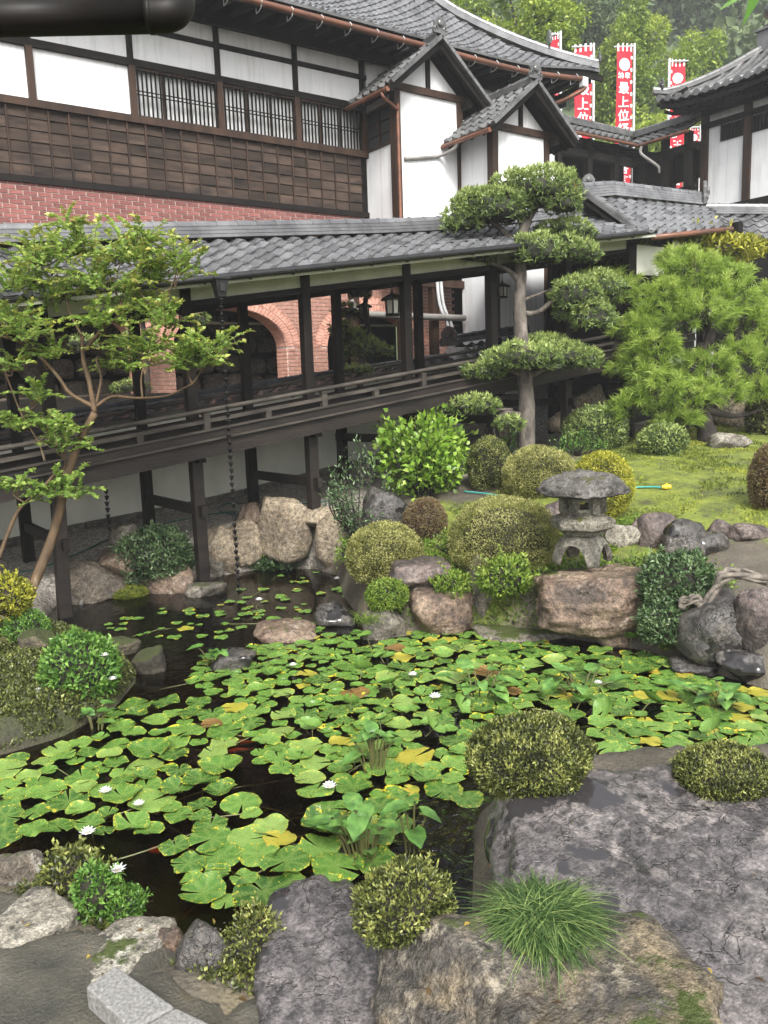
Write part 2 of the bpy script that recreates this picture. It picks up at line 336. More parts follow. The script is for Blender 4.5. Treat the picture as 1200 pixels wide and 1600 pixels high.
L.new(c, p.inputs['Base Color']); p.inputs['Roughness'].default_value = .75
b_ = bump(t, p, fin, .5, .03); bump(t, p, peb.outputs['Distance'], .35, .02, b_)
GROUND = m
tag(put('ground', gm, GROUND), kind='structure')
# water: one sheet inside the shore, tinted and reflecting
m, t, N, L, p = new_mat('pond water'); N.remove(p); v = coords(t, (1, 1, 1))
tr = nd(t, 'ShaderNodeBsdfTransparent'); tr.inputs[0].default_value = (.42, .35, .23, 1)
gl = nd(t, 'ShaderNodeBsdfGlossy'); gl.inputs['Roughness'].default_value = .015; gl.inputs[0].default_value = (.9, .93, .95, 1)
fr = nd(t, 'ShaderNodeFresnel', IOR=1.33); mx = nd(t, 'ShaderNodeMixShader'); L.new(fr.outputs[0], mx.inputs[0]); L.new(tr.outputs[0], mx.inputs[1]); L.new(gl.outputs[0], mx.inputs[2]); L.new(mx.outputs[0], N['Material Output'].inputs[0])
mp = nd(t, 'ShaderNodeMapping'); mp.vector_type = 'POINT'; tc = nd(t, 'ShaderNodeTexCoord'); L.new(tc.outputs['Object'], mp.inputs[0])
inlet = P(690, 1300, z=0)
ds = nd(t, 'ShaderNodeVectorMath', operation='DISTANCE'); ds.inputs[1].default_value = tuple(inlet); L.new(tc.outputs['Object'], ds.inputs[0])
fall = nd(t, 'ShaderNodeMapRange'); fall.inputs['From Min'].default_value = .2; fall.inputs['From Max'].default_value = .75; fall.inputs['To Min'].default_value = 1; fall.inputs['To Max'].default_value = .04
L.new(ds.outputs['Value'], fall.inputs[0])
rip = noise(t, v, 9, 3, .5, 1.2); rip2 = noise(t, v, 3.5, 2, .5)
mu = nd(t, 'ShaderNodeMath', operation='MULTIPLY'); L.new(rip, mu.inputs[0]); L.new(fall.outputs[0], mu.inputs[1])
b1 = nd(t, 'ShaderNodeBump', Strength=.9, Distance=.09); L.new(mu.outputs[0], b1.inputs['Height'])
b2 = nd(t, 'ShaderNodeBump', Strength=.12, Distance=.02); L.new(rip2, b2.inputs['Height']); L.new(b1.outputs[0], b2.inputs['Normal'])
L.new(b2.outputs[0], gl.inputs['Normal']); L.new(b2.outputs[0], fr.inputs['Normal'])
WATER = m
wb = bmesh.new(); vs = [wb.verts.new((q[0], q[1], 0)) for q in POND]
ctr = POND.mean(0)
wide = [wb.verts.new((x, y, 0)) for x, y in ((-3.5, 1.0), (9.5, 1.0), (9.5, 12.2), (-3.5, 12.2))]
for q in vs: wb.verts.remove(q)
wb.faces.new(wide); wm = bpy.data.meshes.new('water'); wb.to_mesh(wm); wb.free()
tag(link('water', wm, WATER), kind='structure')

# ------------------------------------------------------------------ roof tiles, shared by the roofs
_prof = [(0, .012), (.12, -.012), (.34, -.026), (.56, -.014), (.70, .014), (.80, .036), (.90, .036), (1.0, .012)]
def tile_geo(fn, i, j, wd, ln, eave=False, lift=.035, thick=.02):
    "fn(u, s, h) gives the place; u along the eave, s up the slope"
    mb = MB(); u0 = i*wd; s0 = j*ln; k = len(_prof)
    lo = [fn(u0+a*wd, s0-.02, h+lift) for a, h in _prof]; hi = [fn(u0+a*wd, s0+ln*1.02, h+.004) for a, h in _prof]; un = [fn(u0+a*wd, s0-.02, h+lift-thick*(1.6 if eave else 1)) for a, h in _prof]
    mb.add(lo+hi+un, [(q, q+1, k+q+1, k+q) for q in range(k-1)]+[(2*k+q, 2*k+q+1, q+1, q) for q in range(k-1)])
    if eave:
        c = [fn(u0+(.85+.155*math.cos(a))*wd, s0-.035, lift+.006+.045*math.sin(a)) for a in np.linspace(0, 2*math.pi, 10, endpoint=False)]
        c2 = [fn(u0+(.85+.155*math.cos(a))*wd, s0+.05, lift+.006+.045*math.sin(a)) for a in np.linspace(0, 2*math.pi, 10, endpoint=False)]
        mb.add(c+c2, [tuple(range(9, -1, -1))]+[(q, (q+1) % 10, 10+(q+1) % 10, 10+q) for q in range(10)])
    return mb
def plane_fn(o, U, Sl):
    o, U, Sl = np.array(o, float), nrm(np.array(U, float)), nrm(np.array(Sl, float)); Nn = np.cross(U, Sl); Nn = Nn if Nn[2] > 0 else -Nn
    return lambda u, s, h: o+U*u+Sl*s+Nn*h
def tile_sheet(fn, ncol, nrow, wd, ln, keep=None, eave_disc=True):
    mb = MB()
    for i in range(ncol):
        for j in range(nrow):
            if keep is None or keep(i, j):
                g = tile_geo(fn, i, j, wd, ln, eave_disc and j == 0); mb.add(g.V, g.F)
    return mb
def ridge_parts(parent, pts, r=.085, seg=.27, layers=3, mt=TILE, wd=.26):
    "stacked flat courses under a row of round cap tiles"
    pts = np.array(pts, float); ln = np.r_[0, np.cumsum(np.linalg.norm(np.diff(pts, axis=0), axis=1))]
    ev = lambda s: np.array([np.interp(s, ln, pts[:, k]) for k in range(3)])
    n = max(2, int(ln[-1]/seg)); mb = MB()
    for l in range(layers):
        for a in range(len(pts)-1): mb.beam(pts[a]+[0, 0, .03+.05*l], pts[a+1]+[0, 0, .03+.05*l], wd-.03*l, .042)
    rd = mb.build('ridge', mt, parent)
    for k in range(n):
        a, b = ev(ln[-1]*k/n), ev(ln[-1]*(k+1.03)/n); z = np.array([0, 0, .03+.05*layers-.01]); d = nrm(b-a); q = MB()
        q.tube([a+z, a+d*.03+z, a+d*.031+z, b+z], [r*1.13, r*1.13, r, r*.97], 10); q.build('ridge_tile', mt, rd)
    return rd
def onigawara(name, parent, c, n, sc, mt):
    "end ornament of a ridge: lobed plaque with a boss and side scrolls"
    n = nrm(np.array(n, float)); sd = nrm(np.cross([0, 0, 1.], n)); c = np.array(c, float); up = np.array([0, 0, 1.])
    out = [(-.5, -.35), (-.55, -.1), (-.42, .05), (-.45, .25), (-.25, .48), (0, .58), (.25, .48), (.45, .25), (.42, .05), (.55, -.1), (.5, -.35)]
    o = MB().poly([c+(sd*a+up*b)*sc for a, b in out], -n*.12*sc).build(name, mt, parent)
    q = MB()
    for a in (-1, 1):
        th = np.linspace(0, 4.5, 12); q.tube([c+n*.02*sc+(sd*a*(.36-.15*np.cos(x)*(1-x/6))+up*(-.12+.16*math.sin(x)*(1-x/6)))*sc for x in th], .05*sc, 6)
    q.tube([c+n*(.03+.10*k)*sc+up*.18*sc for k in (0, .5, 1)], [.2*sc, .2*sc, .12*sc], 12)
    q.build('scrollwork', mt, o)
    return o
# ------------------------------------------------------------------ main hall: brick base, board siding, lattice windows, plaster, tiled roof
YM = 15.0
hall = thing('temple_hall', (7, YM, 2.5), 'long two-storey temple hall with red brick base, dark siding and lattice windows', 'building')
PX = [2.1, 3.75, 5.44, 7.08, 8.72, 10.29]
ARCH = [(2.75, 5.15), (5.85, 8.25), (9.2, 11.6)]; SPR, RISE, RING = 3.4, .74, .30
def arch_z(x, a, extra=0):
    c, h = (a[0]+a[1])/2, (a[1]-a[0])/2+extra
    return SPR+(RISE+extra)*math.sqrt(max(0, 1-((x-c)/h)**2)) if abs(x-c) < h else None
# mortar backing as one wall with arched holes
def wall_with_arches(x0, x1, z0, z1, y, th):
    mb = MB(); xs = [x0]
    for a in ARCH:
        if a[0] > x0: xs += [a[0]]+list((a[0]+a[1])/2-np.cos(np.linspace(0, math.pi, 25))*(a[1]-a[0])/2)[1:-1]+[a[1]]
    xs += [x1]
    for p_, q_ in zip(xs[:-1], xs[1:]):
        mid = (p_+q_)/2; a = next((a for a in ARCH if a[0] < mid < a[1]), None)
        if a is None: mb.box((p_, y, z0), (q_, y+th, z1))
        else:
            zp, zq = (arch_z(p_, a) or SPR), (arch_z(q_, a) or SPR)
            mb.hexa([(p_, y, zp), (q_, y, zq), (q_, y+th, zq), (p_, y+th, zp), (p_, y, z1), (q_, y, z1), (q_, y+th, z1), (p_, y+th, z1)])
    return mb
bw = wall_with_arches(1.2, 12.6, 2.5, 6.12, YM, .45).build('brick_wall', MORT, hall)
LB, HB, GB = .212, .060, .0155
bricks = []
def brick_ok(x0, x1, z0, z1):
    for a in ARCH:
        for x in (x0, (x0+x1)/2, x1):
            ring = arch_z(x, a, .16)
            if ring is not None and z0 < ring: 
                if z1 > SPR or a[0] < x < a[1]: return False
    return True
row = 0; z = 2.55
while z < 6.05:
    x = 1.2 - (row % 2)*(LB+GB)/2
    while x < 12.5:
        if brick_ok(x, x+LB, z, z+HB): bricks.append((x+LB/2, z+HB/2))
        else:
            xs_ = np.linspace(x, x+LB, 13); ok_ = [brick_ok(q_, q_+.001, z, z+HB) for q_ in xs_]; run = []
            for q_, o_ in list(zip(xs_, ok_))+[(0, False)]:
                if o_: run.append(q_)
                elif run:
                    if run[-1]-run[0] > .03: bricks.append(((run[0]+run[-1])/2, z+HB/2, run[-1]-run[0]))
                    run = []
        x += LB+GB
    z += HB+GB; row += 1
def brick_mesh(l):
    return B((-l/2, -.012, -HB/2), (l/2, .03, HB/2)).mesh('brick')
bm_up = [brick_mesh(LB), brick_mesh(LB/2-GB)]; bm_lo = [brick_mesh(LB), brick_mesh(LB/2-GB)]
for q in bm_up: q.materials.append(BRICK)
for q in bm_lo: q.materials.append(BRICK2)
# what shows: the strip above the corridor roof and the piers between its posts
vis = []
for b_ in bricks:
    pt = np.array([b_[0], YM, b_[1]]); dep = depth(pt); q = pt-np.array([0, 0, CH])
    xr = q@RIGHT; px_ = 600+F*(xr)/dep; show = 0
    if b_[1] > 5.42 and 2.6 < b_[0] < 10.4 and b_[1] > 5.42+.05*(b_[0]-3): show = 2
    elif 3.0 < b_[1] < 4.62 and 2.6 < b_[0] < 11.9: show = 1
    vis.append((show, -dep, b_))
vis.sort(key=lambda a: (-a[0], -a[1]))
full = [a for a in vis if len(a[2]) == 2]; one = [a for a in full if a[0] == 2][:190]; one += [a for a in full if a[0] == 1][:300-len(one)]; ids = {id(a) for a in one}; rest = [a for a in vis if id(a) not in ids]
ori = origin_of(bw)
for _, _, b_ in one:
    up = b_[1] > 5; k = 1 if len(b_) > 2 else 0
    link('brick', (bm_up if up else bm_lo)[k], None, bw, loc=(b_[0]-ori[0], YM-ori[1]-.002, b_[1]-ori[2]))
for lo, mt in ((0, BRICK2), (1, BRICK)):
    mb = MB()
    for _, _, b_ in rest:
        if (b_[1] > 5) == bool(lo):
            l = LB if len(b_) == 2 else b_[2]; mb.box((b_[0]-l/2, YM-.014, b_[1]-HB/2), (b_[0]+l/2, YM+.03, b_[1]+HB/2))
    tag(mb.build('brickwork', mt, hall), kind='stuff')
# arch rings: two courses of wedge bricks, and the soffit lining
for a in ARCH:
    c, h = (a[0]+a[1])/2, (a[1]-a[0])/2; n = 46; mb = MB()
    for ring, (r0, r1) in enumerate(((.0, .14), (.15, .29))):
        for k in range(n):
            t0, t1 = math.pi*(k+.07+.5*ring)/n, math.pi*(k+.93+.5*ring)/n
            if t1 > math.pi: continue
            pts = [(c-math.cos(t)*(h+r), SPR+math.sin(t)*(RISE+r)) for t, r in ((t0, r0), (t1, r0), (t1, r1), (t0, r1))]
            mb.poly([(x, YM-.021, z_) for x, z_ in pts], (0, .05, 0))
    tag(mb.build('arch_ring', BRICK2, hall), kind='stuff')
    sf = MB()
    for k in range(28):
        t0, t1 = math.pi*(k+.06)/28, math.pi*(k+.94)/28
        for dy in range(2): sf.poly([(c-math.cos(t)*(h-r), YM+.01+.22*dy, SPR+math.sin(t)*(RISE-r)) for t, r in ((t0, .0), (t1, .0), (t1, .012), (t0, .012))], (0, .205, 0))
    for xx, sg in ((a[0], 1), (a[1], -1)):
        zz = 2.55
        while zz < SPR-.05:
            for dy in range(2): sf.box((min(xx, xx+sg*.012), YM+.01+.22*dy, zz), (max(xx, xx+sg*.012), YM+.215+.22*dy, zz+HB))
            zz += HB+GB
    tag(sf.build('arch_lining', BRICK2, hall), kind='stuff')
# rough stone wall standing in the dark behind the arches
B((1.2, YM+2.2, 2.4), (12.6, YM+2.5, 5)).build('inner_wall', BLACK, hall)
STONEW = rock_mat('rubble stone', (.11, .09, .07), (.06, .05, .04), (.16, .13, .1), lam=.1, rough=.9)
k = 0
for r in range(4):
    x = 2.4 + random.uniform(-.3, .1)
    while x < 9.0:
        wd = random.uniform(.4, .75); z0 = 2.5+r*.42+random.uniform(-.05, .05); h_ = .40
        me = bpy.data.meshes.new('wall_stone'); b2 = bmesh.new(); bmesh.ops.create_icosphere(b2, subdivisions=2, radius=1); b2.to_mesh(me); b2.free()
        co = np.zeros(len(me.vertices)*3, np.float32); me.vertices.foreach_get('co', co); co = co.reshape(-1, 3)
        co = np.sign(co)*np.abs(co)**.55*np.array([wd/2*.97, .14, h_/2*.97])*(1+.12*vn(co*1.7+r*3.3+x, 1))[:, None]
        me.vertices.foreach_set('co', co.ravel()); me.update(); link('wall_stone', me, STONEW, hall, loc=(x+wd/2-7, 2.1, z0+h_/2-2.5)); x += wd+.02
MB().beam((1.5, YM+1.0, 3.93), (12, YM+1.0, 3.93), .06, .05).build('arch_tie', PLAST2, hall)
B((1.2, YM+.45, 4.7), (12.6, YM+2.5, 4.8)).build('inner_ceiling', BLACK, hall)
# sill beam, siding boards and battens
def prt(name, a, b, mt, par=hall, bev=0): return B(a, b).build(name, mt, par, bevel=bev)
prt('base_board', (1.6, YM-.05, 6.06), (10.36, YM+.3, 6.17), W_DARK)
prt('siding_backing', (1.6, YM, 6.15), (10.36, YM+.3, 7.3), BLACK)
XB = np.arange(2.0, 10.4, .328); rows = 6; hz = (7.27-6.17)/rows
for i in range(len(XB)-1):
    for r in range(rows):
        z0 = 6.17+r*hz; q = MB(); x0, x1 = XB[i], min(XB[i+1], 10.35); e = random.uniform(-.003, .004)
        q.hexa([(x0, YM-.032-e, z0), (x1, YM-.032-e, z0), (x1, YM+.0, z0), (x0, YM+.0, z0), (x0, YM-.012, z0+hz-.003), (x1, YM-.012, z0+hz-.003), (x1, YM+.0, z0+hz-.003), (x0, YM+.0, z0+hz-.003)]); q.build('siding_board', W_SIDE, hall)
    prt('batten', (XB[i]-.014, YM-.062, 6.17), (XB[i]+.014, YM-.003, 7.27), W_BATT)
prt('sill_beam', (1.6, YM-.10, 7.25), (10.4, YM+.2, 7.37), W_BRN)
prt('head_beam', (1.6, YM-.07, 8.19), (10.4, YM+.2, 8.31), W_DARK)
prt('upper_rail', (1.6, YM-.05, 8.80), (10.4, YM+.2, 8.88), W_DARK)
prt('wall_plate', (1.6, YM-.12, 9.16), (16.3, YM+.3, 9.36), W_DARK)
for x in PX: prt('post', (x-.055, YM-.085, 7.37), (x+.055, YM+.15, 8.19), W_BRN); prt('post', (x-.045, YM-.06, 8.31), (x+.045, YM+.15, 9.2), W_DARK)
for x in PX[1:]:
    q = MB(); 
    for s_, l in ((0, .30), (1, .40)): q.poly([(x-l, YM-.22, 9.2-.02+.09*s_), (x-l+.08, YM-.22, 9.11+.09*s_), (x+l-.08, YM-.22, 9.11+.09*s_), (x+l, YM-.22, 9.2-.02+.09*s_), (x+l, YM-.22, 9.24+.09*s_), (x-l, YM-.22, 9.24+.09*s_)], (0, .1, 0))
    q.build('bracket', W_DARK, hall)
for i in range(len(PX)-1):
    a, b_ = PX[i]+.05, PX[i+1]-.05
    for z0, z1 in ((8.31, 8.80), (8.88, 9.16)): prt('plaster_panel', (a, YM, z0), (b_, YM+.15, z1), PLAST)
    if i < 2: prt('plaster_panel', (a, YM, 7.37), (b_, YM+.15, 8.19), PLAST)
prt('plaster_panel', (1.6, YM, 7.37), (2.05, YM+.15, 8.19), PLAST)
for i in (2, 3, 4):                                                     # lattice windows with curtains behind glass
    a, b_ = PX[i]+.055, PX[i+1]-.055; wn = prt('window_frame', (a, YM-.04, 7.37), (b_, YM+.0, 7.40), W_BRN)
    q = MB(); q.box((a, YM-.04, 8.15), (b_, YM+.02, 8.19)); q.build('frame_head', W_BRN, wn)
    q = MB(); n_ = 60; xs = np.linspace(a, b_, n_); 
    for k in range(n_-1): 
        y0, y1 = YM+.075+.014*math.sin(xs[k]*55), YM+.075+.014*math.sin(xs[k+1]*55); q.add([(xs[k], y0, 7.38), (xs[k+1], y1, 7.38), (xs[k+1], y1, 8.16), (xs[k], y0, 8.16)], [(0, 1, 2, 3)])
    q.build('curtain', CURT, wn)
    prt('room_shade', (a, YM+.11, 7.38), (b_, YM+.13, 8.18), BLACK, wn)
    for xx in np.linspace(a, b_, 4): prt('stile', (xx-.018, YM-.005, 7.4), (xx+.018, YM+.02, 8.15), W_BRN, wn)
    nb = 19
    for k in range(nb): xx = a+(b_-a)*(k+.5)/nb; prt('lattice_bar', (xx-.011, YM-.062, 7.40), (xx+.011, YM-.03, 8.16), BLACK, wn)
    for zz in (7.73, 7.79): prt('lattice_rail', (a, YM-.075, zz-.009), (b_, YM-.062, zz+.009), W_DARK, wn)
# main roof: slope seen from below, hip at the far end
EY, EZ, XE = 13.95, 9.27, 16.35; PITCH = math.radians(30)
SL = np.array([0, math.cos(PITCH), math.sin(PITCH)])
def curl(X): return .30*sst(12.5, XE, X)**2 if X > 12.5 else 0.
_yy = np.linspace(0, 4.2, 60); _zz = .53*_yy+.10*_yy**2; _ss = np.r_[0, np.cumsum(np.hypot(np.diff(_yy), np.diff(_zz)))]
def prof(s): y = float(np.interp(s, _ss, _yy)) if s >= 0 else s*.88; return y, .53*y+.10*y*y
def roof_fn(u, s, h):
    y, z = prof(s); X = 5.0+u; sl = math.atan(.53+.2*y)
    return np.array([X, EY+y-math.sin(sl)*h, EZ+.13+z+math.cos(sl)*h+curl(X)*max(0, 1-s/3.)])
roof = MB(); 
for k in range(16):
    x0, x1 = 1+k, min(2+k, XE)
    if x0 >= XE: break
    for q in range(7):
        ya, yb = .55*q, .55*(q+1); za, zb_ = EZ+.53*ya+.1*ya*ya, EZ+.53*yb+.1*yb*yb
        a0_, a1_, b0_, b1_ = min(x0, XE-ya), min(x1, XE-ya), min(x0, XE-yb), min(x1, XE-yb)
        fa, fb = max(0, 1-ya/2.6), max(0, 1-yb/2.6)
        c = [(a0_, EY+ya, za+curl(a0_)*fa), (a1_, EY+ya, za+curl(a1_)*fa), (b1_, EY+yb, zb_+curl(b1_)*fb), (b0_, EY+yb, zb_+curl(b0_)*fb)]
        roof.hexa(c+[(a, b2, z_+.09) for a, b2, z_ in c])
rf = roof.build('roof', W_DARK, hall)
q = MB(); kx = [(XE, EY, EZ+.3), (XE, EY+9, EZ+.3), (XE-3.5, EY+9, EZ+3.0), (XE-3.5, EY+3.5, EZ+3.0)]; q.add(kx, [(0, 1, 2, 3)]); q.build('far_slope', TILE, hall)
tw, tl = .27, .24
sheet = tile_sheet(roof_fn, int((XE-5)/tw), 18, tw, tl, keep=lambda i, j: (5+(i+1)*tw) < XE-prof(j*tl)[0]+.1)
tag(sheet.build('roof_tiling', TILE, rf), kind='stuff')
hip = [np.array([XE+.02-prof(s)[0], *roof_fn(0, s, .02)[1:]])+np.array([0, 0, curl(XE)*max(0, 1-s/3.)]) for s in np.linspace(0, 4.0, 9)]
ridge_parts(hall, hip, .075, .3, 3, TILE, .22)
onigawara('ridge_end', hall, hip[2]+np.array([.05, -.05, .35]), (.8, -.5, 0), .38, TILE)
onigawara('ridge_end', hall, hip[0]+np.array([.0, -.02, .25]), (.8, -.5, 0), .26, TILE)
# eave underside: boards, rafters, fascia, copper gutter with hangers
q = MB(); q.beam((1, EY+.02, EZ-.0), (12.5, EY+.02, EZ-.0), .05, .14)
for a in np.linspace(12.5, XE-.25, 9): b2 = a+(XE-12.5-.25)/9+.05; q.beam((a, EY+.02, EZ+curl(a)), (b2, EY+.02, EZ+curl(b2)), .05, .14)
q.build('fascia', W_DARK, hall)
q = MB(); 
for a in np.linspace(5, XE, 40)[:-1]: b2 = a+(XE-5)/39; q.beam((a, EY-.02, EZ+.11+curl(a)), (b2, EY-.02, EZ+.11+curl(b2)), .10, .05)
q.build('verge', TILE2, hall)
for x in np.arange(4, 16.2, .42): MB().beam((x, EY+.08, EZ-.03+curl(x)*.8), (x, YM+.1, EZ+.12), .07, .09).build('rafter', W_DARK, hall)
xs = np.r_[np.linspace(5, 12.5, 6), np.linspace(13, 15.7, 6)]
MB().tube([(x, EY-.1, EZ-.03-.01*(x-5)*.3+curl(x)*.7) for x in xs], .055, 10).build('gutter', COPPER, hall, smooth=True)
for x in np.arange(6.2, 15.6, .62):
    zz = EZ-.03+curl(x)*.7; MB().tube([(x, EY-.1, zz+.06), (x, EY-.16, zz), (x, EY-.1, zz-.09), (x, EY-.0, zz-.12), (x, EY+.08, zz-.12), (x, EY+.08, zz-.03)], .009, 5).build('gutter_hanger', STEEL, hall)
MB().tube(spline([(15.75, EY-.1, EZ+.02), (15.72, EY-.08, EZ-.12), (15.3, EY+.35, EZ-.35), (14.9, EY+.8, EZ-.45)], 5), .05, 8).build('downpipe', COPPER, hall, smooth=True)
MB().box((15.66, EY-.17, EZ-.06), (15.84, EY-.03, EZ+.16)).build('gutter_head', STEEL, hall, bevel=.02)
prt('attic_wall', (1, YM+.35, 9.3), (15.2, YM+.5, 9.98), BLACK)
# rest of the hall past the wings
prt('plaster_panel', (10.42, YM, 6.1), (16.0, YM+.2, 9.16), PLAST)
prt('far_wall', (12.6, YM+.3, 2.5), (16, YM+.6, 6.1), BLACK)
# two gabled wings stepping out of the hall
def gable_wing(name, label, X0, X1, Y0, Y1, zt, apex, zb, ov, sov, side_win):
    """X0..X1 wide, face at Y1 (towards the pond), back at Y0; zt tie beam, apex ridge height, zb foot"""
    wing = thing(name, ((X0+X1)/2, Y1, zb), label, 'building', 'gabled wings of the hall')
    xc = (X0+X1)/2
    def pp(n, a, b_, mt, par=wing): return B(a, b_).build(n, mt, par)
    pp('plaster_panel', (X0+.06, Y1+.0, zb), (X1-.06, Y1+.12, zt), PLAST)
    ez = zt-.12; sl = (apex-ez)/(xc-X0+sov)
    MB().poly([(X0, Y1+.02, zt+.12), (X1, Y1+.02, zt+.12), (xc, Y1+.02, apex-.14)], (0, .1, 0)).build('gable_plaster', PLAST, wing)
    pp('tie_beam', (X0-.12, Y1-.06, zt), (X1+.25, Y1+.1, zt+.13), W_BRN)
    pp('king_post', (xc-.045, Y1-.03, zt+.13), (xc+.045, Y1+.08, apex-.15), W_DARK)
    for x in (X0, X1): pp('post', (x-.07, Y1-.04, zb), (x+.07, Y1+.14, zt), W_BRN)
    pp('brace', (X1+.04, Y1-.25, zt-.14), (X1+.14, Y1+.1, zt), W_DARK)
    if side_win:
        pp('side_panel', (X0, Y1+.14, zb), (X0+.1, Y0, side_win[0]-.05), PLAST)
        pp('side_panel', (X0, Y1+.14, side_win[1]+.05), (X0+.1, Y0, zt), PLAST)
        wn = pp('window_frame', (X0-.03, Y1+.14, side_win[0]-.05), (X0+.1, Y0, side_win[0]), W_BRN)
        pp('frame_head', (X0-.03, Y1+.14, side_win[1]), (X0+.1, Y0, side_win[1]+.05), W_BRN, wn)
        pp('pane', (X0+.03, Y1+.14, side_win[0]), (X0+.05, Y0, side_win[1]), GLASSD, wn)
        for k in range(3): yy = Y1+.16+(Y0-Y1-.2)*k/2; pp('stile', (X0-.01, yy-.02, side_win[0]), (X0+.06, yy+.02, side_win[1]), W_BRN, wn)
        for k in range(1, 3): zz = side_win[0]+(side_win[1]-side_win[0])*k/3; pp('glazing_bar', (X0, Y1+.14, zz-.01), (X0+.06, Y0, zz+.01), W_BRN, wn)
    else: pp('side_panel', (X0, Y1+.14, zb), (X0+.1, Y0, zt+.0), PLAST)
    pp('side_plate', (X0-.05, Y1+.1, zt-.02), (X0+.12, Y0, zt+.10), W_DARK)
    pp('side_panel', (X1-.1, Y1+.14, zb), (X1, Y0, zt), PLAST)
    # roof: two slopes, tiles, barge boards, ridge with end ornament
    YF = Y1-ov; n = 7
    for sg in (-1, 1):
        xe = xc+sg*(xc-X0+sov); slope = nrm(np.array([xc-xe, 0, apex-ez])); L_ = math.hypot(xc-xe, apex-ez)
        q = MB(); c = [(xe, YF+.05, ez-.05), (xe, Y0+.3, ez-.05), (xc, Y0+.3, apex-.06), (xc, YF+.05, apex-.06)]; q.hexa([c[0], c[1], c[2], c[3]]+[(a, b2, z_+.06) for a, b2, z_ in c]); sh = q.build('roof_slope', W_DARK, wing)
        ny_ = int((Y0+.25-YF)/.26); nr = 5
        if sg < 0: fn = plane_fn((xe, YF+ny_*.26, ez+.03), (0, -1, 0), slope)
        else: fn = plane_fn((xe, YF, ez+.03), (0, 1, 0), slope)
        for i in range(ny_):
            for j in range(nr): tile_geo(fn, i, j, .26, L_/nr, j == 0).build('tile', TILE2, sh)
        MB().beam((xe, YF+.03, ez-.03), (xc, YF+.03, apex-.05), .06, .16, up=(0, 1, 0) if False else (0, 0, 1)).build('barge_board', W_DARK, wing)
        q = MB()
        for k in range(8):
            a = np.array([xe, YF-.02, ez+.06])*(1-k/8)+np.array([xc, YF-.02, apex+.04])*(k/8); b2 = np.array([xe, YF-.02, ez+.06])*(1-(k+1.04)/8)+np.array([xc, YF-.02, apex+.04])*((k+1.04)/8); q.beam(a, b2, .14, .07)
        q.build('verge_tiles', TILE2, wing)
        for yy in np.linspace(YF+.25, Y0-.2, 4): MB().beam((xe-.0, yy, ez-.08), (xc, yy, apex-.1), .05, .05).build('rafter', W_DARK, wing)
    MB().tube([(X0-sov-.03, YF+.02, ez-.05), (X0-sov-.03, Y0-.02, ez-.03)], .05, 8).build('gutter', COPPER, wing)
    ridge_parts(wing, [(xc, YF+.02, apex+.0), (xc, Y0+.2, apex+.0)], .075, .28, 2, TILE2, .2)
    onigawara('ridge_end', wing, (xc, YF-.02, apex+.22), (0, -1, 0), .34, TILE2)
    return wing
w1 = gable_wing('gabled_wing', 'taller white plaster gabled wing with glazed side window next to the lattice windows', 10.36, 11.98, YM, 13.9, 8.30, 9.24, 5.0, .42, .45, (7.40, 8.08))
w2 = gable_wing('gabled_wing', 'lower white plaster gabled wing projecting in front of the taller one', 11.98, 13.44, 13.9, 12.84, 7.52, 8.36, 3.0, .42, .45, None)
gy = 13.46
MB().tube(spline([(9.86, 13.7, 8.12), (9.9, 13.65, 8.0), (10.3, 13.8, 7.9), (10.33, 13.82, 7.8), (10.33, 13.82, 5.0)], 6), .035, 8).build('downpipe', COPPER, w1, smooth=True)
MB().tube(spline([(11.5, 13.4, 7.36), (11.5, 13.5, 7.25), (11.4, 13.84, 7.18), (11.0, 13.86, 7.1), (10.5, 13.86, 7.02)], 5), .035, 8).build('downpipe', PIPEG, w2, smooth=True)
# brick undercroft below the taller wing, with dark openings and pipes
und = hall
for x in (9.2, 10.36, 11.2): B((x-.08, 13.85, 2.6), (x+.08, 14.0, 5.2)).build('undercroft_post', W_BRN, hall)
MB().tube(spline([(9.0, 13.75, 4.2), (9.15, 13.75, 4.0), (9.5, 13.75, 3.95), (11.9, 13.75, 3.92)], 5), .07, 10).build('waste_pipe', PIPEG, hall, smooth=True)
for dx in (0, .1): MB().tube(spline([(11.2+dx, 13.8, 4.9), (11.25+dx, 13.78, 4.2), (11.45+dx, 13.75, 3.7), (11.5+dx, 13.75, 2.9)], 5), .035, 8).build('cable_pipe', STEEL, hall, smooth=True)
B((10.3, 13.82, 4.55), (12.0, 13.95, 4.7)).build('undercroft_beam', W_BRN, hall)
# ------------------------------------------------------------------ covered corridor on stilts over the pond
YF_, YB_, KX = 10.03, 11.95, .125
def zb(X): return 1.77+KX*(X-4.1)
CXS = [4.1+1.72*i for i in range(-3, 7)]
cor = thing('covered_corridor', (4.1, YF_, 0), 'dark timber covered corridor on stilts with grey tiled roof climbing over the pond', 'corridor')
X0c, X1c = -1.6, 14.2
def slope_beam(name, y, dz, wd, h, mt, x0=X0c, x1=X1c): return MB().beam((x0, y, zb(x0)+dz), (x1, y, zb(x1)+dz), wd, h).build(name, mt, cor)
slope_beam('floor_beam', 9.78, .08, .12, .20, W_BEAM); slope_beam('floor_beam', 12.15, .08, .12, .20, W_BEAM)
slope_beam('fascia_board', 9.75, .255, .10, .11, W_RAIL if False else W_BEAM)
slope_beam('fascia_cap', 9.74, .195, .16, .022, W_RAIL); slope_beam('fascia_cap', 9.74, .318, .14, .02, W_RAIL)
slope_beam('skirt_board', 9.80, .39, .03, .14, W_DARK)
for k in range(9): y = 9.86+k*.27; slope_beam('floor_plank', y, .27, .262, .035, W_DARK)
